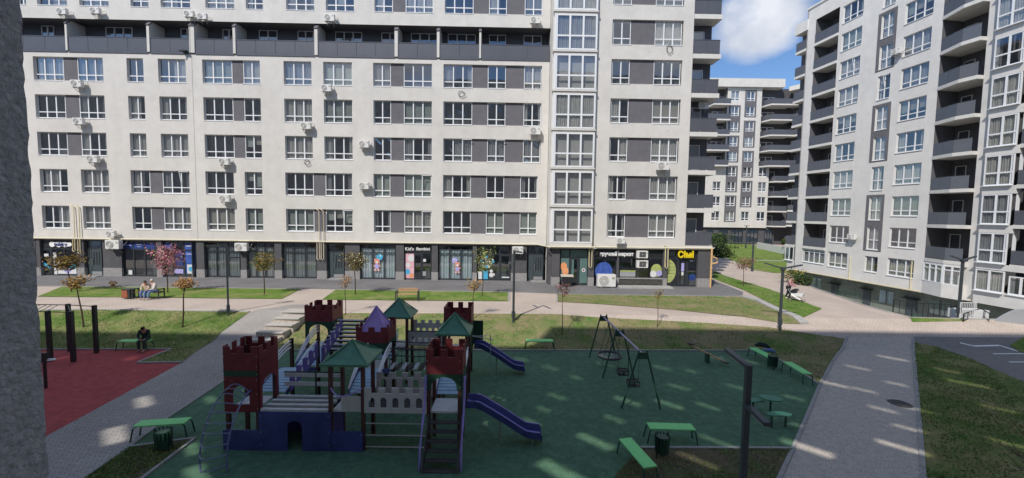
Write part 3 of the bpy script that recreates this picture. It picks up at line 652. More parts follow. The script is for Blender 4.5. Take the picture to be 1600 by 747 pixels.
def bear(o, cx, cz, s_, bal, side=1):
    sh = [('d', cx+side*.22*s_, cz+.62*s_, .24*s_, bal), ('d', cx+side*.29*s_, cz+.72*s_, .06*s_, 'offwhite'), ('r', cx+side*.2*s_, cz+.05*s_, cx+side*.215*s_, cz+.4*s_, 'offwhite'),
          ('d', cx-.15*s_, cz+.42*s_, .07*s_, 'skinb'), ('d', cx+.13*s_, cz+.42*s_, .07*s_, 'skinb'), ('d', cx, cz+.28*s_, .2*s_, 'skinb'), ('d', cx, cz+.22*s_, .09*s_, 'offwhite'),
          ('d', cx, cz-.1*s_, .19*s_, 'lilac'), ('d', cx-.2*s_, cz-.05*s_, .07*s_, 'skinb'), ('d', cx+.2*s_, cz-.02*s_, .07*s_, 'skinb'), ('d', cx-.12*s_, cz-.36*s_, .1*s_, 'skinb'), ('d', cx+.12*s_, cz-.36*s_, .1*s_, 'skinb'), ('d', cx+.12*s_, cz-.38*s_, .05*s_, 'offwhite'), ('d', cx-.12*s_, cz-.38*s_, .05*s_, 'offwhite')]
    decal(o, o, sh, whole=True)
def entrance(root, xa, xb, y=.3, py=405):
    a = FM.L(xa, py, y)[0]; b = FM.L(xb, py, y)[0]; w = b-a
    m = MB(); m.box(0, w, 0, .06, 0, 2.38, 0); m.box(0, w, 0, .05, 2.44, 3.15, 1); m.box(0, w, -.03, .02, 2.38, 2.44, 2)
    m.box(0, .05, -.04, .0, 0, 3.15, 2); m.box(w-.05, w, -.04, 0, 0, 3.15, 2); m.box(w*.36, w*.38, -.02, 0, .05, 2.36, 2)
    for i in range(3): m.box(w*(.5+.15*i), w*(.56+.15*i), -.012, 0, .95, 2.1, 3)
    m.tube([(w*.43, -.06, .9), (w*.43, -.06, 1.5)], .02, 6, 4); m.box(w*.38, w-.06, -.015, 0, .1, .38, 4)
    o = m.build('entrance_door', [M['door'], M['shopglass'], M['alu'], M['black'], M['metal']], root, local=True, loc=(a, y, 0))
    m = MB(); m.box(w*.2, w+.2, -.9, .0, .0, .07); m.build('threshold', M['plinth'], o, local=True)
    return o
def solid(root, xa, xb, y=.06, py=405, key='anthra'):
    a = FM.L(xa, py, y)[0]; b = FM.L(xb, py, y)[0]; m = MB(); m.box(a, b, y, y+.4, 0, 3.19); m.box(a-.005, b+.005, y-.03, y+.3, 0, .74, 1); m.build('cladding', [M[key], M['plinth']], root, local=True)
solid(A1, -30, 56)
pil(A1, 57, 63); pil(A1, 245, 253); pil(A1, 299.5, 299.9)
o, a, w = shopfront(A1, 63, 120, 3, kind=None, doorat=0)
decal(A1, o, [('r', w*.37, .1, w*.45, 2.0, 'offwhite'), ('r', w*.47, .15, w*.98, 1.35, 'offwhite'), ('d', w*.58, 1.0, .25, 'pink'), ('d', w*.88, .85, .33, 'cyan'), ('d', w*.74, .5, .3, 'lilac'), ('p', [(w*.08, .9), (w*.3, .55), (w*.3, .75), (w*.08, 1.2)], 'cyan'), ('r', w*.12, 1.65, w*.24, 1.9, 'offwhite'), ('r', 0.02, 2.4, w-.02, 3.08, 'black')])
sg = MB()
for i in range(9): sg.disc((i*.19-.76, 0, .02*sin(i*1.7)), .2+.04*cos(i*2.1), 16, 'y', 0, 1.0); sg.v[-16:] = [(x, y-.001*i, z) for x, y, z in sg.v[-16:]]
so = sg.build('sign_board', M['letter'], A1, local=True, loc=(a+w*.62, .12, 2.74)); text(so, 'tobit·y', 0, -.03, -.12, .42, 'navy', .02, bold=.008)
solid(A1, 120, 131.5); entrance(A1, 133, 160); solid(A1, 161, 190)
o, a, w = shopfront(A1, 192, 244.5, 3, kind=None)
decal(A1, o, [('r', .08, 2.42, w*.31, 2.95, 'navy'), ('r', w*.35, 2.42, w*.64, 2.95, 'navy'), ('r', w*.69, 2.42, w*.97, 2.95, 'navy'), ('r', .12, 2.7, w*.28, 2.76, 'lilac'), ('r', w*.42, 2.78, w*.58, 2.82, 'offwhite'), ('r', w*.45, 2.6, w*.55, 2.63, 'offwhite'), ('r', w*.16, .15, w*.27, .55, 'offwhite')])
o, a, w = shopfront(A1, 253.5, 306, 3, kind=None)
decal(A1, o, [('r', .08, 2.45, w*.31, 2.95, 'blue'), ('r', w*.69, 2.42, w*.97, 2.98, 'blue'), ('r', w*.72, 2.7, w*.94, 2.76, 'offwhite'), ('r', w*.4, .9, w*.62, 2.2, 'navy'), ('r', w*.7, .3, w*.97, 2.25, 'blue'), ('r', w*.74, .3, w*.95, 1.1, 'offwhite'), ('r', w*.73, 2.0, w*.9, 2.05, 'offwhite'), ('d', w*.85, .7, .22, 'cyan'), ('r', w*.36, .3, w*.62, .7, 'lilac')])
pil(A2, 307, 319); o, a, w = shopfront(A2, 320, 375, 3); pil(A2, 376, 385); shopfront(A2, 386.5, 428, 3); pil(A2, 429, 440); shopfront(A2, 441, 495, 3); pil(A2, 495.5, 510)
entrance(A2, 511.5, 538); solid(A2, 539, 562)
o, a, w = shopfront(A2, 564, 618, 3, kind='shop'); bear(o, w*.46, 1.25, 1.15, 'cyan', 1); pil(A2, 618.5, 631)
o, a, w = shopfront(A2, 632, 674, 3, kind=None, doorat=1)
decal(A2, o, [('r', .05, .12, w*.36, 2.3, 'pink'), ('d', .3, 1.3, .2, 'offwhite'), ('d', .28, .7, .26, 'cyan', .8), ('d', .6, 1.9, .3, 'offwhite'), ('d', .62, .35, .2, 'orange'), ('r', w*.7, 1.6, w*.8, 1.85, 'offwhite'), ('r', w*.68, .35, w*.8, .75, 'greyc'), ('r', 0.02, 2.4, w-.02, 3.08, 'black')])
text(o, "Kid's", w*.19, -.06, 2.6, .4, 'letter', bold=.006); text(o, 'Bambini', w*.7, -.06, 2.62, .38, 'letter', bold=.006)
pil(A2, 674.5, 684); o, a, w = shopfront(A2, 685, 738, 3, kind='shop'); bear(o, w*.56, 1.1, 1.05, 'lilac', -1); pil(A2, 738.5, 745)
o, a, w = shopfront(A2, 746, 798, 3, kind=None, doorat=2)
rr = random.Random(3); sh = [('d', w*.3+rr.gauss(0, .3), 1.5+rr.gauss(0, .4), rr.uniform(.05, .14), rr.choice(['leaf_w', 'offwhite', 'cyan', 'lime', 'leaf_g'])) for i in range(42)] + [('r', w*.16, .12, w*.32, .85, 'cyan'), ('r', w*.03, .12, w*.14, .8, 'offwhite'), ('d', w*.42, .5, .2, 'offwhite'), ('d', w*.42, .85, .14, 'offwhite'), ('r', w*.74, .25, w*.96, .36, 'offwhite')]
sh = [s_ for s_ in sh if s_[0] == 'r' or (.1 < s_[1] < w*.62)]; decal(A2, o, sh)
pil(A2, 799, 823); o = entrance(A2, 824.5, 849)
# corner section shops
for xa, xb in ((862, 874.5), (919.5, 928), (1036.5, 1042.5)): pil(A3, xa, xb, YC, 415, 3.13)
solid(A3, 1090.5, 1112, YC+.02, 415); m = MB(); m.box(3.06, 4.0, YC+.45, 0, 0, 3.12); m.build('return_wall', M['anthra'], A3, local=True)
def sf(xa, xb, n_, **k): return shopfront(A3, xa, xb, n_, y=YC+.25, py=415, top=3.05, **k)
o, a, w = sf(875, 919, 3, kind=None, doorat=1)
decal(A3, o, [('r', .07, 2.42, w*.31, 2.98, 'greenfilm'), ('r', w*.36, 2.42, w*.97, 2.98, 'greenfilm'), ('r', .07, .15, w*.31, 2.28, 'greenfilm'), ('r', w*.41, .25, w*.49, 2.18, 'greenfilm'), ('r', w*.70, .2, w*.96, 2.28, 'greenfilm'), ('d', w*.13, 1.6, .34, 'orange', .8), ('d', w*.19, 1.2, .36, 'orange', .75), ('d', w*.84, 1.3, .16, 'offwhite'), ('d', w*.84, 1.3, .08, 'red')])
o, a, w = sf(929, 963.5, 2, kind=None); decal(A3, o, [('r', .03, 2.4, w-.03, 3.0, 'black'), ('d', w*.42, 1.2, .82, 'blue', .9)])
text(A3, 'зручний маркет', FM.L(963, 400, YC)[0], YC-.09, 2.58, .44, 'letter', .04, bold=.012, sx=.82)
pil(A3, 964, 967, YC+.05, 415, 3.13)
o, a, w = sf(967, 994, 1, kind=None); decal(A3, o, [('r', .1, 1.2, w-.05, 1.32, 'lime'), ('r', .1, .8, w-.05, 1.18, 'greyc'), ('r', .03, 2.4, w-.03, 3.0, 'black')])
o, a, w = sf(994.5, 1036, 2, kind=None); decal(A3, o, [('r', .03, 2.4, w-.03, 3.0, 'black'), ('d', w*.97-.5, 1.35, .55, 'lime', .85), ('d', w*.97-.75, 1.05, .28, 'offwhite'), ('d', w*.97-.25, 1.1, .25, 'lilac')])
o, a, w = sf(1043, 1057, 1, kind=None); decal(A3, o, [('p', [(.04, .3)]+[(.04+.68*cos(t_*pi/12), 1.3+1.0*sin(t_*pi/12)) for t_ in range(-6, 7)]+[(.04, 2.3)], 'lime'), *[('p', [(.05, .45+.3*q), (.62*cos((q-3)*.4), .55+.27*q), (.62*cos((q-3)*.4), .59+.27*q), (.05, .5+.3*q)], 'olive') for q in range(6)]])
o, a, w = sf(1058, 1090, 2, kind=None, doorat=0); decal(A3, o, [('r', w*.2, 1.3, w*.34, 2.0, 'lilac'), ('r', w*.22, .95, w*.32, 1.25, 'offwhite'), ('d', w*.75, .8, .3, 'navy'), ('r', w*.6, 2.15, w*.75, 2.25, 'offwhite'), ('r', .02, 2.4, w-.02, 3.0, 'black')])
text(A3, 'Сімі', FM.L(1071, 400, YC)[0], YC-.06, 2.5, .72, 'yellow', .08, bold=.025, sx=.95)
m = MB(); m.box(FM.L(967, 440, YC)[0], FM.L(1040, 440, YC)[0], YC+.02, YC+.3, 0, .62); m.box(FM.L(967, 440, YC)[0], FM.L(1040, 440, YC)[0], YC-.04, YC+.3, .63, .7, 1)
m.build('shop_plinth', [mat('dark_stone', (.07, .07, .065), .8, .4, 6), M['plinth']], A3, local=True)
m = MB(); m.box(FM.L(966, 452, YC-.7)[0], FM.L(1050, 452, YC-.7)[0], YC-1.0, YC-.1, 0, .12); o = m.build('ramp_kerb', M['conc'], A3, local=True)
# shelf and awning box in front of the green shop
# ------------------------------------------------------------------ building on the right, turned towards the court
BR = thing('apartment_building', 'tall pale apartment block on the right with deep balconies, standing behind a sunken yard', 'building', (38, 44.3, 0), FR.a)
mb = MB(); holes = []; RB = [3.126*k for k in range(11)]
def UR(x, py): return FR.L(x, py)[0]
uA = (-4.15, -1.72); uB = (.3, 1.85); uC = (2.76, 5.22); uL1 = (-7.85, -4.6); uL2 = (6.1, 9.45); uD = (10.3, 12.15)
TOP = 32.0
for k in range(10):
    z = RB[k]
    for i, u in enumerate((uA, uC)):
        if k == 0: zz, hh = .25, 1.75
        else: zz, hh = z, WH
        holes.append((u[0]-.02, u[1]+.02, zz, zz+hh)); window(BR, u[0], .13, zz, u[1]-u[0], hh, 3, kind=['sheer', 'none', 'slats', 'sheer', 'sides', None, None, None, None, None][k] if k < 5 else None)
    if k == 0: holes.append((.35, 1.75, .3, 1.95)); window(BR, .37, .13, .3, 1.36, 1.65, 2, tr=None)
    else:
        fr_ = k in (8, 7, 5, 4, 2, 1); holes.append((.42, 1.72, z-.45, z+2.0)); window(BR, .45, .13, z-.45, 1.25, 2.43, 2, tr=.42, kind='sheer' if k % 3 else None)
    # loggias: openings
for (a, b) in (uL1, uL2): holes.append((a, b, 2.15, TOP-1.7, .02))
holes.append((uL1[0], uL1[1], .35, 1.95)); window(BR, uL1[0]+.1, .12, .37, uL1[1]-uL1[0]-.2, 1.55, 4, tr=.85, kind='sheer')
holes.append((uD[0]+.05, uD[1]+1.6, .2, TOP-1.7, .3))
facade(mb, -9.15, 20, -.95, TOP, holes, 0, .18, 0)
for pr in ((8, 7), (5, 4), (2, 1)):     # grey surrounds of the stair windows
    z0 = RB[pr[1]]-.62; z1 = RB[pr[0]]+2.2; hs = [(.42, 1.72, RB[q]-.45, RB[q]+2.0) for q in pr]; facade(mb, .1, 2.0, z0, z1, hs, -.025, .03, 1)
    mb.box(.1, .12, -.025, 0, z0, z1, 1); mb.box(1.98, 2.0, -.025, 0, z0, z1, 1)
mb.box(.62, 1.5, 0, 0.001, 0, 0, 0)
mb.quad((-4.5, .95, -.9), (5.9, .95, -.9), (5.9, .95, TOP-1), (-4.5, .95, TOP-1), 3)
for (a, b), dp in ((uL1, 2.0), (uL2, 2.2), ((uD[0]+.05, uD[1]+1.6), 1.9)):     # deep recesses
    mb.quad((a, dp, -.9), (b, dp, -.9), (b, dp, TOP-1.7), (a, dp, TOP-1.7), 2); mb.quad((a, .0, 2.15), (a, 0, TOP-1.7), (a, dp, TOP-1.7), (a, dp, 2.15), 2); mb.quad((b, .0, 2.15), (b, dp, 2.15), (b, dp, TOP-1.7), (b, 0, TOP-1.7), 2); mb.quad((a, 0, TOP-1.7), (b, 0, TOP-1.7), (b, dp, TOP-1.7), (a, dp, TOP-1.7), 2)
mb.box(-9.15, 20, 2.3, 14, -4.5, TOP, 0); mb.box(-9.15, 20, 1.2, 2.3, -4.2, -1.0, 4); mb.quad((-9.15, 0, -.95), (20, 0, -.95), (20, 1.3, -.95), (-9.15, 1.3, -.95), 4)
mb.box(-9.25, 20.1, -.12, 14.1, TOP, TOP+.22, 0); mb.box(-9.15, -9.0, .0, 2.4, -.95, TOP, 0)
mb.box(-10.85, -9.15, .9, 14, -4.5, 30.9, 2); mb.box(-11.0, -9.0, -.12, 14, 29.6, 30.9, 0); mb.box(-10.85, -9.15, 1.6, 14, -4.5, 30.8, 0)
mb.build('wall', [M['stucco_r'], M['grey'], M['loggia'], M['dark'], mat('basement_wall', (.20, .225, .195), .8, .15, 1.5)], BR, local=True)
def rbalc(a, b, z, shape, parent=BR):
    m = MB(); pts = [(p[0], p[1], z-.3) for p in shape]; m.prism(pts, (0, 0, .3)); m.build('balcony_slab', M['slab'], parent, local=True)
def rrail(line, z, parent=BR, h=1.08, light=None):
    m = MB(); q = 0
    for p, r_ in zip(line[:-1], line[1:]):
        P = Vector((*p, 0)); R_ = Vector((*r_, 0)); d = R_-P; n_ = max(1, round(d.length/1.3))
        for i in range(n_):
            s0 = P+d*(i/n_)+d.normalized()*.015; s1 = P+d*((i+1)/n_)-d.normalized()*.015; nn = Vector((-d.y, d.x, 0)).normalized()*.02
            m.prism([s0-nn+Vector((0, 0, z+.03)), s1-nn+Vector((0, 0, z+.03)), s1+nn+Vector((0, 0, z+.03)), s0+nn+Vector((0, 0, z+.03))], (0, 0, h-.04), 1 if (light is not None and q == light) else 0)
        m.bar(P+Vector((0, 0, z+h+.02)), R_+Vector((0, 0, z+h+.02)), .05, .04); q += 1
    m.build('balcony_railing', [M['rail'], M['frost']], parent, local=True)
M['frost'] = mat('frosted_panel', (.13, .14, .16), .3, .05, 1, spec=.6)
for k in range(1, 10):
    z = RB[k]-.75
    a, b = uL1
    rbalc(a, b, z, [(a+.01, -.12), (b-.01, -.12), (b-.01, 1.95), (a+.01, 1.95)]); rrail([(a+.02, -.05), (b-.02, -.05)], z)
    a, b = uL2; sh_ = [(a+.01, -.05), (a+2.1, -.75), (b-.01, -.6), (b-.01, 2.15), (a+.01, 2.15)]
    rbalc(a, b, z, sh_); rrail([(a+.03, .0), (a+2.1, -.68), (b-.03, -.54)], z, light=1)
    window(BR, a+.3, 2.1, z+.05, .85, 2.2, 1, tr=None, sill=False, kind='none'); window(BR, uL1[0]+.9, 1.9, z+.05, 1.6, 2.1, 2, tr=None, sill=False, kind='none')
    # corner balconies at the far end
    a, b = -10.8, -9.16
    rbalc(a, b, z, [(a, -.05), (b, -.05), (b, .9), (a, .9)]); rrail([(a+.04, .8), (a+.04, 0), (b-.02, 0)], z)
    # bay column with white frames
    zb = RB[k]-.62
    window(BR, uD[0]-.06, -.32, zb, 1.85, 2.42, 2, tr=.42, t=.08, kind='sheer' if k not in (6,) else 'none', sill=True)
    m = MB(); m.box(uD[0]-.1, uD[1]+.12, -.3, .3, zb+2.44, zb+3.08); m.build('bay_spandrel', M['stucco_r'], BR, local=True)
    m = MB(); m.box(uD[1]-.28, uD[1]-.2, -.3, -.02, zb, zb+2.42); m.build('bay_post', M['white'], BR, local=True); m = MB(); m.box(uD[1]+.02, uD[1]+.1, .0, .25, zb, zb+2.42); m.build('bay_post', M['white'], BR, local=True)
    rbalc(0, 0, zb+.0, [(uD[1]+.13, -.25), (uD[1]+1.62, -.25), (uD[1]+1.62, 1.8), (uD[1]+.13, 1.8)]); rrail([(uD[1]+.15, -.2), (uD[1]+1.6, -.2)], zb)
# enclosed ground level rooms
m = MB(); a, b = uL2
m.prism([(a-.02, -.02, -.93), (a+2.1, -.75, -.93), (b+.02, -.6, -.93), (b+.02, .1, -.93), (a-.02, .1, -.93)], (0, 0, 1.2)); m.prism([(a, .0, 1.9), (a+2.1, -.72, 1.9), (b, -.57, 1.9), (b, .1, 1.9), (a, .1, 1.9)], (0, 0, .2))
m.build('bay_base', M['stucco_r'], BR, local=True)
m = MB()
def fpane(p, q, z0, z1, nn):
    P = Vector((*p, 0)); Q = Vector((*q, 0)); d = (Q-P)
    for i in range(nn+1): c_ = P+d*(i/nn); m.bar(c_+Vector((0, 0, z0)), c_+Vector((0, 0, z1)), .11, .09)
    for zz in (z0+.04, z1-.38, z1-.04): m.bar(P+Vector((0, 0, zz)), Q+Vector((0, 0, zz)), .07, .08)
fpane((a+.05, -.03), (a+2.05, -.7), .27, 1.92, 3); fpane((a+2.15, -.7), (b-.05, -.56), .27, 1.92, 2)
o = m.build('bay_window', M['white'], BR, local=True)
m = MB(); m.quad((a+.05, -.01, .27), (a+2.1, -.68, .27), (a+2.1, -.68, 1.92), (a+.05, -.01, 1.92)); m.quad((a+2.1, -.68, .27), (b-.05, -.54, .27), (b-.05, -.54, 1.92), (a+2.1, -.68, 1.92)); m.build('pane', M['glass'], o, local=True)
window(BR, uD[0]-.06, -.32, .15, 1.85, 1.75, 2, tr=None, t=.08, kind='sheer'); window(BR, uD[1]+.15, -.2, .15, 1.45, 1.45, 2, tr=None, t=.08, kind='sides')
m = MB(); m.box(uD[0]-.1, uD[1]+1.64, -.3, .3, -.93, .1); m.build('bay_base', M['stucco_r'], BR, local=True); m = MB(); m.box(uD[0]-.1, uD[1]+1.64, -.28, .3, 1.95, 2.4); m.build('bay_base', M['stucco_r'], BR, local=True)
window(BR, -10.7, -.03, .3, 1.4, 1.75, 2, tr=None, kind='none'); m = MB(); m.box(-10.82, -9.16, -.01, .9, -.95, .24); m.build('bay_base', M['stucco_r'], BR, local=True); m = MB(); m.box(-10.82, -9.16, -.02, .9, 2.06, 2.35); m.build('bay_base', M['stucco_r'], BR, local=True)
# basement doors and windows, in the shade of the overhang
for u_, w_, z0, z1 in ((-4.6, .9, -4.1, -2.0), (-.6, .8, -4.1, -1.9), (3.9, .9, -4.1, -2.0), (8.2, .9, -4.1, -2.0)):
    m = MB(); m.box(u_, u_+w_, 1.12, 1.19, z0, z1, 0); m.box(u_-.3, u_+w_+.3, .7, 1.19, z1+.1, z1+.16, 1); m.build('basement_door', [M['door'], M['black']], BR, local=True)
for u_, w_ in ((-7.4, 1.3), (1.2, 1.4), (6.0, 1.6)):
    m = MB(); m.box(u_, u_+w_, 1.13, 1.19, -2.9, -1.6, 0); m.box(u_+w_/2-.03, u_+w_/2+.03, 1.1, 1.13, -2.9, -1.6, 1); m.build('basement_window', [M['shopglass'], M['alu']], BR, local=True)
# ------------------------------------------------------------------ far block seen between the two
B4 = thing('apartment_building', 'distant pale block with grey window bands, in the gap between the near ones', 'building', (0, 87, 0), 0)
fz = [6.25+3.14*k for k in range(9)]; fz[0] = 6.25
ex = [6.25+3.14*k for k in range(-0, 9)]
mb = MB(); holes = []
def UFx(x): return FF.L(x, 300)[0]
cols = [(UFx(1113), 1.75, 3), (UFx(1135.5), 1.75, 9), (UFx(1159.5), 1.75, 9), (UFx(1184), 1.75, 4)]
fw = []
for ci, (u_, w_, nk) in enumerate(cols):
    for k in range(min(nk, 9)):
        z = 5.05+3.12*k; holes.append((u_, u_+w_, z, z+1.95)); fw.append((u_, w_, z, ci, k))
xl, xr = UFx(1118)-.2, UFx(1186)-.6
facade(mb, UFx(1100)-2, UFx(1200), 3.6, 16.6, [h for h in holes if h[3] < 16.6 and h[0] < UFx(1200)], 0, .15, 0)
facade(mb, UFx(1130), UFx(1183), 16.6, 33.5, [h for h in holes if h[2] > 16.5 and UFx(1130) < h[0] < UFx(1180)], 0, .15, 0)
mb.box(UFx(1100)-2, UFx(1130), 1.5, 12, 15.0, 33, 1); mb.box(UFx(1183), UFx(1250), 1.5, 12, 0, 33, 1)
mb.box(UFx(1100)-2, UFx(1183), .45, 12, 3.6, 16.6, 3); mb.box(UFx(1130), UFx(1183), .45, 12, 16.6, 33.4, 3)
mb.box(UFx(1100)-2, UFx(1215), -.6, 12.5, 32.7, 34.4, 0); mb.box(UFx(1100)-2, UFx(1215), .5, 12, 0, 3.6, 1); mb.box(UFx(1183), UFx(1200), .0, 12, 3.6, 15.6, 3) if False else None
for ci in (1, 2):
    u_, w_, nk = cols[ci]
    for pr in (((7, 6), (5, 4), (3, 2), (1, 0)) if ci == 1 else ((8, 7), (6, 5), (4, 3), (2, 1))):
        z0 = 5.05+3.12*pr[1]-.25; z1 = 5.05+3.12*pr[0]+2.2; facade(mb, u_-.35, u_+w_+.35, z0, z1, [(u_, u_+w_, 5.05+3.12*q, 5.05+3.12*q+1.95) for q in pr], -.03, .03, 2)
mb.build('wall', [M['stucco'], M['anthra'], M['grey'], M['dark']], B4, local=True)
for u_, w_, z, ci, k in fw:
    o = inst(frame_mesh(w_, WH, 2, .27, .09), 'window', B4, (u_, .1, z)); inst(pane_mesh(w_, WH), 'pane', o)
    kd = ['none', 'sheer', 'sides', 'none'][(ci*5+k*3) % 4]; cm = curtain_mesh(w_, WH, kd, k % 5)
    if cm: inst(cm, 'curtain', o)
def fbalc(b, xa, xb, zt, y0=-1.4, y1=1.5, skew=.9):
    m = MB(); m.prism([(xa+skew, y0, zt-.28), (xb, y0, zt-.28), (xb, y1, zt-.28), (xa, y1, zt-.28)], (0, 0, .28)); m.build('balcony_slab', M['slab'], b, local=True)
    m = MB(); m.prism([(xa+skew+.05, y0+.04, zt), (xb-.05, y0+.04, zt), (xb-.05, y0+.1, zt), (xa+skew+.05, y0+.1, zt)], (0, 0, 1.05)); m.prism([(xa+.05, y1-.1, zt), (xa+skew, y0+.1, zt), (xa+skew+.06, y0+.1, zt), (xa+.11, y1-.1, zt)], (0, 0, 1.05)); m.box(xb-.1, xb-.04, y0+.11, y1, zt, zt+1.05)
    m.build('balcony_railing', M['rail'], b, local=True)
for k in range(4, 9):
    z = 4.1+3.12*k; fbalc(B4, UFx(1103)-(1.2 if k % 2 else 0), UFx(1131), z, skew=.2); fbalc(B4, UFx(1183.5), UFx(1226), z, -1.8)
    for xx in (1190, 1199): inst(frame_mesh(1.4, 2.1, 1, None, .09), 'window', B4, (UFx(xx), 1.4, z+.02)); 
    for xx in (1112, 1120): inst(frame_mesh(1.3, 2.1, 1, None, .09), 'window', B4, (UFx(xx), 1.4, z+.02))
for k in range(0, 4):
    z = 4.1+3.12*k; fbalc(B4, UFx(1200), UFx(1226), z, -1.0)
    inst(frame_mesh(1.4, 2.1, 1, None, .09), 'window', B4, (UFx(1205), 1.4, z+.02))
for xa, xb in ((1108, 1118), (1127, 1141), (1147, 1165), (1172, 1189), (1200, 1212)):
    m = MB(); a, b = UFx(xa), UFx(xb); m.box(a, b, .4, .48, .2, 3.2, 0)
    for i in range(4): m.box(a+(b-a)*i/3-.05, a+(b-a)*i/3+.05, .33, .4, .2, 3.2, 1)
    m.box(a, b, .33, .4, 3.1, 3.2, 1); m.box(a, b, .34, .4, 2.3, 2.4, 1); m.build('shop_window', [M['shopglass'], M['alu']], B4, local=True)
# a further block whose stepped balconies show beside the right building
FB5 = Fr(60.5, 86, radians(-62))
B5 = thing('apartment_building', 'distant block of stepped white balconies with red awnings, just left of the tall right block', 'building', (60.5, 86, 0), radians(-62))
m = MB(); m.box(-3, 12, 0, 10, 0, 32, 0); m.prism([(-3.2, .5, 32), (-2.2, -2.9, 32), (12, -2.4, 32), (12, .5, 32)], (0, 0, .9), 1); m.build('wall', [M['loggia'], M['stucco']], B5, local=True)
r5 = random.Random(5)
for k in range(1, 10):
    z = 1.2+3.12*k
    for c_ in range(4):
        a = -2.9+c_*3.7; ex_ = r5.choice((-2.6, -1.6, -2.1)) ; m = MB(); m.prism([(a, 0, z-.34), (a+(.0 if k % 2 else 1.2), ex_, z-.34), (a+3.4, ex_*.75, z-.34), (a+3.4, 0, z-.34)], (0, 0, .34)); m.build('balcony_slab', M['slab'], B5, local=True)
        m = MB(); s0 = a+(.0 if k % 2 else 1.2); m.prism([(s0, ex_+.05, z), (a+3.38, ex_*.75+.05, z), (a+3.38, ex_*.75+.12, z), (s0, ex_+.12, z)], (0, 0, 1.05)); m.prism([(a, 0, z), (s0, ex_+.1, z), (s0+.07, ex_+.1, z), (a+.07, 0, z)], (0, 0, 1.05)); m.build('balcony_railing', M['rail'], B5, local=True)
        inst(frame_mesh(1.5, 2.1, 2, None, .09), 'window', B5, (a+.9, -.1, z+.02))
        if (k, c_) in ((7, 2), (4, 2), (2, 2)):
            m = MB(); m.prism([(a, -.1, z+2.6), (a, -2.3, z+2.05), (a, -2.3, z+1.95), (a, -.1, z+2.45)], (3.4, 0, 0)); m.build('awning', M['awning'], B5, local=True)
# ------------------------------------------------------------------ the block the photograph is taken from: it shades the court
B6 = thing('apartment_building', 'rough rendered block behind the camera whose long shadow covers the playground', 'building', (0, -1.5, 0), 0)
steps = [(-120, -26.5, 27.7), (-26.5, -12.9, 26.3), (-12.9, 120, 29.3)]
slots = []   # added slits in the unseen wall, imitating sun patches reflected by windows
def slot(px, py, ln=1.0, wd=.13, slant=-.62):
    g = G(px, py); t = (g.y+1.5)/sd.y; slots.append((g.x-sd.x*t, g.z-sd.z*t, ln*1.1, wd*.8, slant))
for q in [(395, 612, 1.2, .3), (225, 628, 1.4, .4), (210, 635, .8, .3), (180, 680, 1.6, .5), (165, 700, 1.2, .4), (330, 625, .9, .2), (300, 700, 1.2, .25), (310, 745, 1.6, .4), (860, 575), (878, 578), (900, 590, .7), (1035, 575), (1062, 577), (1080, 580, .7),
          (870, 620), (895, 625), (980, 627, 1.3, .2), (1008, 627, 1.3, .2), (1045, 632, 1.3, .2), (1105, 635), (1130, 637, 1.1), (930, 690, 1.5, .3), (945, 705, 1.2, .25), (1120, 690, 1.3), (1240, 622, .9), (1170, 565), (1190, 572), (1120, 560),
          (880, 740, 2, .45), (840, 745, 1.4, .4), (1260, 700, 1.6, .35), (1290, 705, 1.3, .3), (1410, 700, 1.5, .25), (1430, 640, 1.1), (1380, 640, 1.0), (1300, 600, 1.3, .2), (1350, 610, 1.0), (1400, 600, .9), (1395, 560, 1.4, .2), (1340, 575, 1.1), (1420, 670, 1.0),
          (1480, 580, 1.1), (1510, 600, 1.6, .2), (1490, 655, 1.4), (1540, 590, 1.0), (1560, 640, 1.2), (1580, 695, 1.2), (100, 560, .6), (205, 560, .7), (222, 560, .7), (90, 620, 1.1, .3), (690, 500, .8), (850, 640, .6), (760, 660, 1.0), (790, 570, 1.1), (815, 562, .9), (945, 570, 1.1), (990, 640, 1.2), (960, 655, .9), (1060, 605, 1.1), (1150, 605, 1.0), (780, 625, 1.1), (830, 660, .9), (1090, 720, 1.4), (880, 700, 1.3), (1230, 660, 1.0)]: slot(*q)
mb = MB()
for a, b, hh in steps:
    hs = []; 
    for (x, z, ln, wd, sl) in slots:
        c_, s_ = cos(sl), sin(sl); P = [(x+c_*ln/2*i-s_*wd/2*jj, z+s_*ln/2*i+c_*wd/2*jj) for i, jj in ((-1, -1), (1, -1), (1, 1), (-1, 1))]
        bx = (min(p[0] for p in P)-.02, max(p[0] for p in P)+.02, min(p[1] for p in P)-.02, max(p[1] for p in P)+.02)
        if bx[0] > a and bx[1] < b and bx[3] < hh and not any(h[0] < bx[1] and bx[0] < h[1] and h[2] < bx[3] and bx[2] < h[3] for h in hs):
            hs.append(bx)
            cor = [(bx[0], bx[2]), (bx[1], bx[2]), (bx[1], bx[3]), (bx[0], bx[3])]
            for i in range(4):
                p, q, r_, t_ = cor[i], cor[(i+1) % 4], P[(i+1) % 4], P[i]; mb.quad((p[0], 0, p[1]), (q[0], 0, q[1]), (r_[0], 0, r_[1]), (t_[0], 0, t_[1]))
    facade(mb, a, b, -1.0, hh, hs, 0, .001, 0)
mb.build('wall', M['stucco'], B6, local=True)
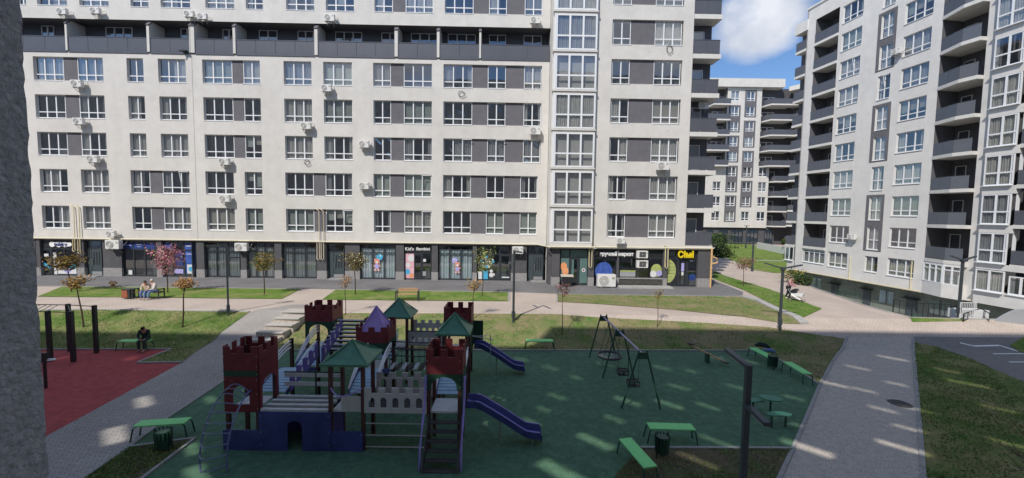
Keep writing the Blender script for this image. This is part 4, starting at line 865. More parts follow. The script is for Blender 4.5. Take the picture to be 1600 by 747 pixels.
# window reveal beside the lens: a rough stucco fin of the same block
mb = MB(); NX, NZ = 10, 150; rv = random.Random(2)
z_lo, z_hi, xi, ye = 4.2, 7.9, -1.02, .872
ys_ = [-1.45, -.5, .2, .6] + [.62+(ye-.62)*k/24 for k in range(25)]
grid = []
for i in range(261):
    z = z_lo+(z_hi-z_lo)*i/260; row = []
    for y in ys_:
        q = noise.noise(Vector((3, y*40, z*40)))*.0009+noise.noise(Vector((3, y*130, z*130)))*.0008
        row.append((xi+q, y+(noise.noise(Vector((0, 5, z*22)))*.004+noise.noise(Vector((0, 9, z*90)))*.0025 if y == ys_[-1] else 0), z))
    row.append((xi-.012, row[-1][1]+.006, z)); row.append((-2.4, ye+.02, z)); row.append((-2.4, -1.45, z)); grid.append(row)
for i in range(260):
    for jx in range(len(grid[0])-1): mb.quad(grid[i][jx], grid[i][jx+1], grid[i+1][jx+1], grid[i+1][jx])
tag(mb.build('window_reveal', M['reveal']), 'rough grey stucco edge of the window opening at the far left', 'wall')
# ------------------------------------------------------------------ air conditioners
def ac_proto(s_=1., face='fan'):
    r = thing('air_conditioner', 'x', 'air conditioner'); w, h, d = .84*s_, .56*s_, .3*s_
    m = MB(); m.box(-w/2, w/2, 0, d, 0, h); m.box(w*.28, w*.45, -.006, 0, h*.62, h*.8, 1); m.build('casing', [M['acw'], M['acg']], r)
    m = MB(); cx = -w*.16 if face == 'fan' else 0
    if face == 'fan':
        R_ = h*.41; m.disc((cx, -.008, h/2), R_, 24, 'y', 0)
        for q in range(3):
            rr_ = R_*(1-.28*q); pts = [(cx+rr_*cos(t*pi/10), -.016, h/2+rr_*sin(t*pi/10)) for t in range(21)]; m.tube(pts, .011, 5, 1, False)
        m.disc((cx, -.022, h/2), R_*.22, 12, 'y', 1)
    else:
        m.box(-w*.3, w*.3, -.01, 0, h*.12, h*.88, 0)
        for q in range(1, 8): m.box(-w*.3, w*.3, -.016, -.01, h*(.12+.095*q), h*(.12+.095*q)+.008, 2)
        m.disc((0, -.018, h/2), h*.06, 10, 'y', 1)
    m.build('fan_grille', [M['acg'] if face == 'fan' else M['acd'], M['acw'], M['black']], r)
    m = MB()
    for sx in (-.3, .3): m.box(w*sx-.02, w*sx+.02, -.02, d+.22, -.05, -.01); m.bar((w*sx, d+.2, -.3), (w*sx, .05, -.05), .03)
    if face == 'fan': m.tube([(w*.45, d*.6, h*.3), (w*.56, d*.6, h*.25), (w*.6, d+.1, h*.6), (w*.6, d+.22, h*.9)], .018, 6, 1)
    m.build('bracket', [M['metal'], M['acw']], r); return r
ac1 = ac_proto(); ac2 = ac_proto(1.05, 'grille')
ACG = 'air conditioners hung on the long block'
acl = [  # px, py (centre in the photograph), scale, label
 (95, 17, .9, 'white air conditioner above the gallery, leftmost on the long block'), (147, 16, .9, 'white air conditioner above the gallery, second from the left'),
 (294, 21, .9, 'left one of two white air conditioners hung close together above the gallery'), (315, 25, .85, 'smaller right one of two white air conditioners close together above the gallery'),
 (514, 27, 1.0, 'white air conditioner above the middle of the gallery, casting a shadow below it'), (836, 31, .95, 'white air conditioner above the right end of the gallery, next to the white bay column'),
 (118, 130, 1., 'white air conditioner just below the top left window pair under the gallery'), (121, 189, .95, 'white air conditioner under the second window row below the gallery, far left'),
 (143, 248, 1.05, 'grey and white air conditioner under the third window row below the gallery, far left'), (509, 137, 1., 'white air conditioner under the blinds-free window of the first row below the gallery, mid facade'),
 (477, 196, 1., 'white air conditioner below the second window row, above a coil of cable, mid facade'), (836, 204, 1.1, 'white air conditioner beside the left edge of the white bay column'),
 (349, 252, 1., 'upper of two white air conditioners stacked a storey apart, left of the middle'), (350, 310, 1., 'lower of two white air conditioners stacked a storey apart, left of the middle'),
 (568, 225, 1., 'upper of two white air conditioners on the blank wall strip beside narrow windows'), (568, 290, 1., 'lower of two white air conditioners on the blank wall strip beside narrow windows')]
first = True
def place_ac(proto, fr, px, py, yl, s_, label, group, used=[]):
    u_, z_ = fr.L(px, py, yl-.5); x = fr.o[0]+u_*fr.c-(yl-.52)*fr.s; y = fr.o[1]+u_*fr.s+(yl-.52)*fr.c; z_ -= .28*s_
    if proto not in used:
        used.append(proto); proto.location = (x, y, z_); proto.rotation_euler = (0, 0, fr.a); proto.scale = (s_,)*3; proto['label'] = label; r = proto
    else: r = dup(proto, (x, y, z_), fr.a, label, s_)
    r['group'] = group; return r
for px, py, s_, lb in acl: place_ac(ac1, FM, px, py, 0, s_, lb, ACG)
for px, py, s_, yl, lb in [(172, 365, .85, 0, 'small white air conditioner right above the pale gas pipe beside the left entrance'), (175, 382, 1.35, 0, 'large white air conditioner beside the left entrance, below the gas pipe'),
   (376, 386, 1.2, 0, 'large white air conditioner on the pillar between two curtained shop windows'), (809, 391, 1.1, 0, 'white air conditioner on the ground floor wall behind the lamp post'),
   (970, 376, .85, -2, 'small air conditioner above the gas pipe over the market sign'), (1036, 259, 1.15, -2, 'weathered air conditioner hung under a wide window near the right corner'), (1100, 165, .9, -.85, 'air conditioner on the shaded back wall of a corner balcony')]:
    place_ac(ac1, FM, px, py, yl, s_, lb, ACG)
place_ac(ac2, FM, 1004, 398, -2, 1., 'upper of two boxed air conditioners with dark grilles on the market shop front', ACG)
place_ac(ac2, FM, 1004, 413, -2, 1.03, 'lower of two boxed air conditioners with dark grilles on the market shop front', ACG)
a_ = place_ac(ac1, FM, 948, 441, -2.25, 1.75, 'big white air conditioner standing on the pavement in front of the blue sticker', 'air conditioners of the market shop'); a_.location.z = .1
for px, py, lb in [(1399, 80, 'white air conditioner beside the grey framed stair windows of the right block'), (1329, 370, 'white air conditioner low on the right block beside a three-pane window')]:
    place_ac(ac1, FR, px, py, 0, 1., lb, 'air conditioners on the right block')
# ------------------------------------------------------------------ gas pipes
def W3(fr, u_, y, z): return (fr.o[0]+u_*fr.c-y*fr.s, fr.o[1]+u_*fr.s+y*fr.c, z)
g = thing('gas_pipe', 'pale yellow gas pipe running along the whole long block above the shops', 'pipe', W3(FM, -20, -.1, 3.2), 0)
zp = 3.3
mb = MB(); mb.tube([W3(FM, -50, -.14, zp), W3(FM, 2.2, -.14, zp), W3(FM, 2.9, -2.45, zp), W3(FM, 6.8, -2.45, zp), W3(FM, 7.0, -2.14, zp), W3(FM, 16.75, -2.14, zp), W3(FM, 17.1, -1.6, zp)], .055, 8); mb.build('main_pipe', mat('cream_pipe', (.72, .66, .50), .5), g)
for px, top, bot, yl, key, py in [(117, 322, 393, 0, 'pipe', 360), (125, 322, 396, 0, 'pipe', 360), (498, 328, 406, 0, 'pipew', 360), (504.5, 328, 406, 0, 'pipew', 360), (923, 335, 418, -2.05, 'pipe', 380), (1041, 385, 419, -2.05, 'pipe', 400)]:
    u_ = FM.L(px, py, yl)[0]; z0 = FM.L(px, bot, yl)[1]; z1 = FM.L(px, top, yl)[1]
    m = MB(); m.tube([W3(FM, u_-.12, yl-.09, z0+.5), W3(FM, u_-.12, yl-.16, z0+.1), W3(FM, u_, yl-.16, z0), W3(FM, u_+.1, yl-.16, z0+.1), W3(FM, u_+.1, yl-.1, z1-.1), W3(FM, u_-.05, yl-.1, z1), W3(FM, u_-.22, yl-.05, z1+.12)], .035, 7)
    m.tube([W3(FM, u_-.12, yl-.1, z0+.45), W3(FM, u_-.12, yl-.1, 3.28)], .035, 7); m.build('riser', M[key], g)
m = MB(); m.tube([W3(FM, 16.62, -2.16, 0.02), W3(FM, 16.62, -2.16, 3.3)], .075, 8)
for zz in (.7, 1.6, 2.7): m.tube([W3(FM, 16.62, -2.16, zz), W3(FM, 16.62, -2.16, zz+.1)], .1, 8)
m.tube([W3(FM, 16.7, -2.16, 2.6), W3(FM, 17.1, -2.1, 2.45), W3(FM, 17.15, -2.1, 2.1), W3(FM, 16.7, -2.1, 2.0)], .07, 8)
m.build('riser', mat('orange_pipe', (.66, .42, .2), .5), g)
g = thing('gas_pipe', 'thin pale gas pipe along the overhang of the right block', 'pipe', W3(FR, 5, -.1, -.9), 0)
m = MB(); m.tube([W3(FR, -9.2, -.12, -.86), W3(FR, 6.0, -.12, -.86)], .045, 6); m.tube([W3(FR, 9.8, -.12, -.86), W3(FR, 20, -.12, -.86)], .045, 6); m.build('main_pipe', M['pipe'], g)
for px, a, b in ((1328, 400, 441), (1425, 408, 460)):
    u_ = UR(px, 430); z0, z1 = FR.L(px, b)[1], FR.L(px, a)[1]; m = MB(); m.tube([W3(FR, u_, -.1, -.86), W3(FR, u_, -.1, z1)], .04, 6); m.build('riser', M['pipe'], g)
# loose cables left on the facade
def cable(px, py, yl, r_, lb, sq=1.):
    u_, z_ = FM.L(px, py, yl-.05); m = MB(); rr_ = random.Random(px)
    m.tube([W3(FM, u_+r_*cos(t*.55)*(1+.25*sin(t*.9)), yl-.05-.004*t, z_+r_*sq*sin(t*.55)*(1+.2*cos(t*1.3))) for t in range(24)], .015, 4); tag(m.build('cable', M['black'], None), lb, 'cable')
cable(721, 147, 0, .28, 'small coil of black cable left on the wall beside a grey panel', .8); cable(480, 254, 0, .22, 'small coil of cable below a window, under an air conditioner'); cable(1046, 77, -2, .25, 'tangled black cable under a wide window near the top right corner', 1.3)
m = MB(); a = FM.L(292, 81, 0); b = FM.L(293, 92, 0); m.box(a[0]-.3, a[0]+.15, -.35, 0, a[1]-.05, a[1]+.05); m.tube([(a[0], -.2, a[1]), (a[0]-.35, -.45, a[1]-.1)], .05, 6); 
m.build('security_camera_arm', M['black'], A1, local=True)
# ------------------------------------------------------------------ lamp posts
def lamp_proto():
    r = thing('street_lamp', 'x', 'street lamp'); H = 4.15
    m = MB(); m.box(-.05, .05, -.05, .05, 0, H); m.box(-.11, .11, -.11, .11, 0, .02); m.box(-.085, .085, -.085, .085, .3, .62); m.build('pole', M['lamp'], r)
    for (dx, dy, z) in ((-1, .0, H), (1, .0, 3.42)):
        q = MB(); q.box(0 if dx > 0 else -.95, .72 if dx > 0 else 0, -.055, .055, z-.07, z+.0); q.box(.3*dx, .68*dx, -.045, .045, z-.09, z-.08, 1); q.build('arm', [M['lamp'], M['lampglass']], r)
    return r
lp = lamp_proto(); LG_ = 'lamp posts of the courtyard'
def put_lamp(x, y, z, rz, lb, first=False):
    if first: lp.location = (x, y, z); lp.rotation_euler = (0, 0, rz); lp['label'] = lb; lp['group'] = LG_; return lp
    r = dup(lp, (x, y, z), rz, lb); return r
g = G(1157, 931); put_lamp(4.43, 7.45, LOW, radians(-22)-pi/2+radians(17), 'big grey lamp post in the foreground, between the benches and the green table', True)
g = G(357, 493); put_lamp(g.x, g.y, g.z, radians(35), 'grey lamp post on the left lawn in front of the curtained shop windows')
g = G(802, 503); put_lamp(g.x, g.y, g.z, radians(115), 'grey lamp post in the middle, in front of the right entrance')
# twin-arm lamps near the right block
lq = thing('street_lamp', 'grey twin-arm lamp post on the grass tip beside the stroller', 'street lamp', (0, 0, 0))
m = MB(); m.box(-.058, .058, -.058, .058, 0, 3.55); m.box(-.09, .09, -.09, .09, .35, .7); m.box(-.1, .1, -.1, .1, 3.45, 3.62); m.build('pole', M['lamp'], lq)
for s_ in (-1, 1):
    m = MB(); m.bar((0, 0, 3.55), (s_*.95, -.3*s_*0, 3.78 if s_ > 0 else 3.82), .13, .07); m.build('arm', M['lamp'], lq)
g = G(1218, 517); lq.location = g; lq.rotation_euler = (0, 0, radians(-12))
g = G(1497, 498); dup(lq, (g.x, g.y, 0), radians(10), 'grey twin-arm lamp post at the railing of the sunken yard')
for px, py, h_, lb in ((1175, 424, 3.2, 'thin dark lamp post at the edge of the far lawn'), (1165, 388, 4.2, 'thin dark post in front of the far block')):
    g = G(px, py); m = MB(); m.box(-.07, .07, -.07, .07, 0, h_); m.box(-.1, .1, -.1, .1, 0, .5); m.box(-.5, .5, -.06, .06, h_, h_+.08); o = m.build('street_lamp', M['lamp']); o.location = g; tag(o, lb, 'street lamp')
# ------------------------------------------------------------------ trees
def tree(px, py, H, crown, mats, n_leaf, leaf, label, cat='tree', lean=(0, 0), seed=1, trunk_r=.045, name='young_tree', zc=None, sparse=False, base=None):
    """crown = (radius x/y, half height); the crown is centred H above the foot"""
    n_leaf = int(n_leaf*1.5); rnd = random.Random(seed*77+5); g = base or G(px, py); root = thing(name, label, cat, g)
    R_, hh = crown; m = MB(); top = Vector((lean[0], lean[1], H))
    pts = [Vector((0, 0, -.05)), Vector((lean[0]*.3+.02, lean[1]*.3, H*.35)), Vector((lean[0]*.62-.02, lean[1]*.6, H*.68)), top]
    m.tube(pts, [trunk_r, trunk_r*.85, trunk_r*.7, trunk_r*.4], 7)
    tips = []
    for i in range(11 if not sparse else 9):
        a = i*2.4+rnd.random(); z0 = rnd.uniform(-.8, .2)*hh; s0 = top+Vector((0, 0, z0)) if z0 < 0 else top
        s0 = pts[2].lerp(top, .3+.7*rnd.random()); e = top+Vector((cos(a)*R_*rnd.uniform(.55, .95), sin(a)*R_*rnd.uniform(.55, .95), hh*rnd.uniform(-.5, .85)))
        mid = s0.lerp(e, .5)+Vector((0, 0, -.05*R_)); m.tube([s0, mid, e], [trunk_r*.35, trunk_r*.25, .006], 5); tips.append(e); tips.append(mid)
        for q in range(2):
            e2 = e+Vector((rnd.gauss(0, .25)*R_, rnd.gauss(0, .25)*R_, rnd.gauss(.1, .25)*hh)); m.tube([mid, e2], [trunk_r*.2, .004], 4); tips.append(e2)
    m.build('trunk', M['trunk'], root, local=True)
    m = MB()
    for i in range(n_leaf):
        if rnd.random() < .5: c = rnd.choice(tips)+Vector((rnd.gauss(0, .2)*R_, rnd.gauss(0, .2)*R_, rnd.gauss(0, .2)*hh))
        else:
            a = rnd.random()*2*pi; r_ = R_*sqrt(rnd.random())*(.8+.3*noise.noise(Vector((a*1.5, seed, 0)))); zz = rnd.uniform(-1, 1); c = top+Vector((cos(a)*r_*sqrt(1-zz*zz*.6), sin(a)*r_*sqrt(1-zz*zz*.6), zz*hh))
        n_ = Vector((rnd.gauss(0, 1), rnd.gauss(0, 1), rnd.gauss(0, 1)+.3)).normalized(); t = n_.orthogonal().normalized(); b = n_.cross(t); s_ = leaf*rnd.uniform(.6, 1.3); t *= s_; b *= s_*.6
        m.quad(c-t, c-b, c+t, c+b, rnd.choices(range(len(mats)), [6, 3, 2][:len(mats)])[0])
    m.build('crown', [M[k] for k in mats], root, local=True); return root
tree(112, 456, 2.05, (.85, .5), ['leaf_o', 'leaf_b', 'leaf_y'], 900, .075, 'young tree with dense olive-brown flat crown in front of the cloud-sign shop', seed=1, lean=(-.25, 0))
tree(262, 458, 2.35, (.85, 1.0), ['leaf_p', 'leaf_p2', 'leaf_w'], 950, .06, 'young tree in pink blossom in front of the blue shop windows', seed=2, name='blossom_tree')
tree(131, 512, 2.5, (.5, .34), ['leaf_y', 'leaf_n', 'leaf_o'], 420, .05, 'thin leaning tree with yellow crown standing on the left lawn', seed=3, lean=(-.3, 0))
tree(285, 512, 2.5, (.52, .24), ['leaf_n', 'leaf_y'], 420, .05, 'thin tree with small flat orange crown on the left lawn', seed=4, lean=(.22, 0))
tree(413, 460, 2.35, (.8, .62), ['leaf_o', 'leaf_y', 'leaf_g'], 650, .065, 'young tree with round olive-yellow crown in front of the curtained shop windows', seed=5)
tree(555, 461, 2.4, (.82, .6), ['leaf_o', 'leaf_b', 'leaf_w'], 650, .065, 'young tree with round brownish crown between the grey door and the left bear sticker', seed=6)
tree(540, 492, 1.95, (.42, .4), ['leaf_n', 'leaf_b'], 130, .045, 'small sparse tree with pinkish leaves just behind the rear left castle tower', seed=7, sparse=True, trunk_r=.025)
tree(737, 500, 2.0, (.42, .35), ['leaf_y', 'leaf_n'], 170, .05, 'small sparse tree with yellow leaves behind the rear right castle tower', seed=8, lean=(.15, 0), trunk_r=.03)
tree(753, 463, 2.55, (.8, .85), ['leaf_g', 'leaf_w', 'leaf_y'], 330, .06, 'young tree with light airy crown in front of the decorated shop window', seed=9, lean=(.15, 0), trunk_r=.035)
tree(878, 524, 2.55, (.5, .32), ['leaf_b', 'leaf_p2'], 150, .045, 'thin bare-looking tree with few brown buds in the middle of the lawn', seed=10, sparse=True, trunk_r=.025)
tree(1027, 512, 1.95, (.3, .3), ['leaf_y', 'leaf_g'], 60, .045, 'very thin sapling left of the twin-arm lamp, with a few yellow leaves', seed=11, sparse=True, trunk_r=.022)
tree(1161, 448, 2.0, (.8, .5), ['leaf_b', 'leaf_p2', 'leaf_n'], 480, .05, 'thin tree with flat brown crown on the grass strip by the building corner', seed=12, trunk_r=.03)
tree(178, 452, .35, (.3, .25), ['leaf_b', 'leaf_n'], 110, .05, 'small reddish-brown shrub on the grass near the litter bin', 'shrub', seed=13, trunk_r=.02, name='shrub')
tree(0, 0, 2.4, (.6, .8), ['leaf_b', 'leaf_o'], 70, .035, 'bare dark tree at the bottom right edge of the picture', seed=14, sparse=True, trunk_r=.035, base=Vector((9.75, 7.3, LOW)), lean=(.4, .3))
for px, py, H, cr_a, mats, n_, lb, sd_ in [(1126, 402, .8, (1.6, 1.0), ['leaf_d', 'leaf_g'], 1500, 'dark bushy shrub right behind the corner of the long block', 21), (1122, 386, 1.4, (1.8, 1.2), ['leaf_d', 'leaf_g'], 1300, 'taller dark shrub further back behind the corner of the long block', 22),
      (1136, 377, 2.6, (2.1, 1.9), ['leaf_g', 'leaf_o', 'leaf_y'], 900, 'round light green tree in front of the far block', 23),
      (1242, 442, .5, (.9, .6), ['leaf_g', 'leaf_y', 'leaf_d'], 500, 'low green shrub at the foot of the right block by the stroller', 25), (1256, 446, .5, (.8, .45), ['leaf_d', 'leaf_g'], 350, 'dark low shrub at the rim of the sunken yard', 26)]:
    tree(px, py, H, cr_a, mats, n_, .13 if n_ > 600 else .08, lb, 'shrub' if H < 2 else 'tree', seed=sd_, name='shrub' if H < 2 else 'round_tree', trunk_r=.06)
# hedges and a low white wall by the far block
m = MB(); a, b = G(1182, 388), G(1232, 399)
for p, q in ((a, b),): m.prism([(p.x, p.y, -.1), (q.x, q.y, -.1), (q.x+.3, q.y+.3, -.1), (p.x+.3, p.y+.3, -.1)], (0, 0, 1.25))
tag(m.build('retaining_wall', M['slab']), 'low white retaining wall along the far lawn', 'wall')
rh = random.Random(9)
def hedge(p, q, h, n_, lb):
    m = MB(); p = Vector(p); q = Vector(q)
    for i in range(n_):
        c = p.lerp(q, rh.random())+Vector((rh.gauss(0, .3), rh.gauss(0, .3), h*abs(rh.betavariate(2, 1.5))*(.8+.4*noise.noise(Vector((i*.01, 0, 0)))))); n_v = Vector((rh.gauss(0, 1), rh.gauss(0, 1), rh.gauss(0, 1))).normalized(); t = n_v.orthogonal().normalized()*.14; bb = n_v.cross(t)*.7; m.quad(c-t, c-bb, c+t, c+bb, rh.choice((0, 0, 1)))
    o = m.build('hedge', [M['leaf_d'], M['leaf_g']]); tag(o, lb, 'hedge')
a = G(1190, 376); b = G(1232, 384); hedge((a.x, a.y, .2), (b.x, b.y, .2), 1.5, 1600, 'dark clipped hedge in front of the far block, right of the round tree')
# ------------------------------------------------------------------ castle play structure
CX, CY = -4.8, 14.6   # centre of the castle
PS = thing('play_castle', 'big claret, green and purple castle playground with bridges, pointed roofs and two blue slides', 'playground castle', (CX+.06, CY-.42, LOW))
def fin(mb, name, mats, parent=None, label=None, smooth=False):
    mb.v = [(x-CX, y-CY, z) for x, y, z in mb.v]
    if isinstance(mats, str): mats = [mats]
    o = mb.build(name, [M[k] for k in mats], parent or PS, local=True, smooth=smooth)
    if label: o['label'] = label
    return o
def outline(w, z0, z1, teeth=0, th=.2, arch=None, flat=False):
    """2-D outline of a castle panel: battlements on top and an arch cut out of the foot"""
    P = [(0, z0)]
    if arch:
        aw, ah = arch; P.append(((w-aw)/2, z0))
        for k in range(11): t = pi-pi*k/10; P.append((w/2+cos(t)*aw/2, z0+ah-aw/2*.8+sin(t)*aw/2*.8 if ah > aw/2 else z0+sin(t)*ah))
        P.append(((w+aw)/2, z0))
    P += [(w, z0)]
    if teeth:
        n_ = teeth*2-1; P.append((w, z1))
        for k in range(n_):
            xr = w-w*k/n_; xl = w-w*(k+1)/n_
            if k % 2 == 0: P += [(xr, z1), (xl, z1)]
            else: P += [(xr, z1-th), (xl, z1-th)]
    else: P += [(w, z1), (0, z1)]
    Q = [P[0]]
    for p in P[1:]:
        if abs(p[0]-Q[-1][0])+abs(p[1]-Q[-1][1]) > 1e-5: Q.append(p)
    return Q
def panel(mb, x0, y0, axis, w, z0, z1, teeth=0, th=.2, arch=None, m=0, t=.03):
    for_ = outline(w, z0, z1, teeth, th, arch)
    if axis == 'x': mb.prism([(x0+p[0], y0, p[1]) for p in for_], (0, t, 0), m)
    else: mb.prism([(x0, y0+p[0], p[1]) for p in for_], (t, 0, 0), m)
def holed(mb, x0, y0, w, z0, z1, hs, m=0, t=.03, teeth=0, th=.2):
    """grey panel with arched windows: columns of wall between real openings"""
    hs = sorted(hs); zt = z1-(th if teeth else 0)
    def slab(a, b, c, d): mb.box(x0+a, x0+b, y0, y0+t, c, d, m)
    prev = 0
    for a, b, c, d in hs:
        slab(prev, a, z0, zt); slab(a, b, z0, c); prev = b
        pts = [(a, d-(b-a)/2)]+[((a+b)/2-cos(pi*k/8)*(b-a)/2, d-(b-a)/2+sin(pi*k/8)*(b-a)/2) for k in range(1, 8)]+[(b, d-(b-a)/2), (b, zt), (a, zt)]
        mb.prism([(x0+p[0], y0, p[1]) for p in pts], (0, t, 0), m)
    slab(prev, w, z0, zt)
    if teeth:
        n_ = 2*teeth-1
        for k in range(0, n_, 2): slab(w*k/n_, w*(k+1)/n_, zt, z1)
def posts(x0, x1, y0, y1, h, key='p_post', r_=.05):
    for x in (x0, x1):
        for y in (y0, y1):
            m = MB(); m.box(x-r_, x+r_, y-r_, y+r_, 0, h); m.box(x-r_-.01, x+r_+.01, y-r_-.01, y+r_+.01, h, h+.03); fin(m, 'post', key)
def deck(x0, x1, y0, y1, z=1.25, key='p_light'):
    m = MB(); m.box(x0+.05, x1-.05, y0+.0, y1, z-.06, z); fin(m, 'deck', key)
def pyramid(cx, cy, half, z0, z1, key, flare=.12):
    m = MB(); n_ = 5; rings = []
    for k in range(n_+1):
        t = k/n_; h_ = half*(1-t)**1.08+.0; z = z0+(z1-z0)*t-(.05*sin(pi*t))
        rings.append([(cx-h_, cy-h_, z), (cx+h_, cy-h_, z), (cx+h_, cy+h_, z), (cx-h_, cy+h_, z)])
    for a, b in zip(rings[:-1], rings[1:]):
        for i in range(4): m.quad(a[i], a[(i+1) % 4], b[(i+1) % 4], b[i])
    e = rings[0]
    for i in range(4):
        p, q = Vector(e[i]), Vector(e[(i+1) % 4]); m.quad(p-Vector((0, 0, .07)), q-Vector((0, 0, .07)), q, p)
        m.bar(p+Vector((0, 0, -.03)), Vector((cx, cy, z1-.02)), .04)
    fin(m, 'roof', key)
XA = (-8.15, -7.28); XB = (-5.2, -4.27); XC = (-2.38, -1.5); YF = (11.87, 12.7)
PS.scale = (1, 1, .945)
# front left tower
posts(*XA, *YF, 2.9)
m = MB(); w = XA[1]-XA[0]+.1; x0 = XA[0]-.05
panel(m, x0, YF[0]-.09, 'x', w, 2.46, 3.2, 3, .22); panel(m, x0, YF[1]+.06, 'x', w, 2.3, 3.2, 3, .22); panel(m, x0-.03, YF[0]-.05, 'y', .93, 2.3, 3.2, 3, .22); panel(m, XA[1]+.05, YF[0]-.05, 'y', .93, 2.25, 3.2, 3, .22)
fin(m, 'battlement', 'p_red')
m = MB(); m.box(x0, x0+w, YF[0]-.085, YF[0]-.055, 2.28, 2.455); fin(m, 'green_band', 'p_green')
m = MB(); holed(m, x0, YF[0]-.09, w, 1.18, 2.275, [(.24, .72, 1.42, 2.0)]); fin(m, 'tunnel_panel', 'p_red')
m = MB(); panel(m, XA[1]+.055, YF[0]-.05, 'y', .93, 1.25, 2.245, 0, 0, (.7, .9)); fin(m, 'arch_panel', 'p_red')
deck(*XA, *YF)
# rear left tower
xa, xb, ya, yb = -8.43, -7.45, 17.0, 17.95; posts(xa, xb, ya, yb, 2.9)
m = MB(); w = xb-xa+.1
panel(m, xa-.05, ya-.08, 'x', w, 2.5, 3.2, 3, .22); panel(m, xa-.05, yb+.05, 'x', w, 2.5, 3.2, 3, .22); panel(m, xa-.08, ya-.05, 'y', 1.05, 2.5, 3.2, 3, .22); panel(m, xb+.05, ya-.05, 'y', 1.05, 2.5, 3.2, 3, .22); fin(m, 'battlement', 'p_red')
m = MB(); panel(m, xa-.05, ya-.078, 'x', w, 1.75, 2.495, 0, 0, (.78, .62)); panel(m, xb+.055, ya-.05, 'y', 1.05, 1.75, 2.495, 0, 0, (.8, .62)); fin(m, 'arch_panel', 'p_green'); deck(xa, xb, ya, yb, 1.3)
# front middle pavilion
posts(*XB, *YF, 2.78); pyramid((XB[0]+XB[1])/2, 12.33, .68, 2.74, 3.3, 'p_roof'); deck(*XB, *YF)
m = MB(); m.box(XB[0]+.3, XB[1]-.06, YF[0]-.02, YF[0]+.01, 1.27, 1.68); fin(m, 'barrier_panel', 'p_grey')
m = MB(); m.tube([(-5.2+.93*t/12, 11.85-.35*sin(pi*t/12), 1.95-.1*sin(pi*t/12)) for t in range(13)], .02, 6); fin(m, 'hoop_rail', 'p_lav')
# middle tower with purple roof
xa, xb, ya, yb = -5.52, -4.55, 14.9, 15.85; posts(xa, xb, ya, yb, 2.6); pyramid((xa+xb)/2, (ya+yb)/2, .52, 2.62, 3.62, 'p_purple'); deck(xa, xb, ya, yb)
m = MB(); w = xb-xa+.12; panel(m, xa-.06, ya-.1, 'x', w, 2.32, 2.92, 3, .18); panel(m, xa-.06, yb+.07, 'x', w, 2.32, 3.02, 3, .18); panel(m, xa-.09, ya-.05, 'y', 1.05, 2.32, 3.0, 3, .18); panel(m, xb+.06, ya-.05, 'y', 1.05, 2.32, 3.0, 3, .18); fin(m, 'battlement', 'p_red')
m = MB(); panel(m, xa-.06, ya-.09, 'x', w, 1.85, 2.31, 0, 0, (.75, .36)); panel(m, xb+.065, ya-.05, 'y', 1.05, 1.85, 2.31, 0, 0, (.75, .36)); fin(m, 'arch_panel', 'p_green')
# rear middle pavilion
xa, xb, ya, yb = -5.05, -4.2, 16.5, 17.35; posts(xa, xb, ya, yb, 2.9); pyramid((xa+xb)/2, (ya+yb)/2, .62, 2.9, 3.6, 'p_roof'); deck(xa, xb, ya, yb, 1.6)
# front right tower
posts(*XC, *YF, 2.9); deck(*XC, *YF)
m = MB(); x0 = XC[0]-.05; w = XC[1]-XC[0]+.1
panel(m, x0, YF[0]-.09, 'x', w, 2.44, 3.2, 3, .24); panel(m, x0, YF[1]+.06, 'x', w, 2.44, 3.2, 3, .24); panel(m, x0-.03, YF[0]-.05, 'y', .93, 2.44, 3.2, 3, .24); panel(m, XC[1]+.05, YF[0]-.05, 'y', .93, 2.44, 3.2, 3, .24); fin(m, 'battlement', 'p_red')
m = MB(); panel(m, x0, YF[0]-.088, 'x', w, 1.95, 2.435, 0, 0, (.72, .4)); panel(m, XC[1]+.055, YF[0]-.05, 'y', .93, 1.3, 2.435, 0, 0, (.6, .9)); fin(m, 'arch_panel', 'p_green')
# middle right pavilion
xa, xb, ya, yb = -2.55, -1.6, 14.5, 15.4; posts(xa, xb, ya, yb, 2.85); pyramid((xa+xb)/2, (ya+yb)/2, .6, 2.84, 3.5, 'p_roof'); deck(xa, xb, ya, yb)
# rear right tower
xa, xb, ya, yb = -2.73, -1.76, 17.0, 17.9; posts(xa, xb, ya, yb, 2.9); deck(xa, xb, ya, yb)
m = MB(); w = xb-xa+.1; panel(m, xa-.05, ya-.08, 'x', w, 2.35, 3.2, 3, .26); panel(m, xa-.05, yb+.05, 'x', w, 2.35, 3.2, 3, .26); panel(m, xa-.08, ya-.05, 'y', 1.05, 2.35, 3.2, 3, .26); panel(m, xb+.05, ya-.05, 'y', 1.05, 2.35, 3.2, 3, .26); fin(m, 'battlement', 'p_red')
m = MB(); panel(m, xb+.06, ya-.05, 'y', 1.05, 1.2, 2.3, 0, 0, (.6, .8)); m.box(xb+.05, xb+.5, ya+.95, ya+.98, 1.25, 2.35); fin(m, 'side_panel', 'p_green')
# blue front wall with doorway, added walls behind it keep the inside dark
m = MB(); panel(m, -7.22, 11.74, 'x', 2.06, 0, 1.22, 0, 0, (.42, .95)); m.box(-8.25, -7.225, 11.75, 11.78, 0, .64); m.box(-5.155, -4.25, 11.75, 11.78, 0, .64); fin(m, 'front_wall', 'p_blue')
m = MB(); m.box(-7.2, -5.2, 12.8, 12.83, 0, 1.2); m.box(-7.2, -7.17, 11.8, 12.8, 0, 1.15); m.box(-5.2, -5.17, 11.8, 12.8, 0, 1.15); fin(m, 'added_back_wall', 'p_violet')
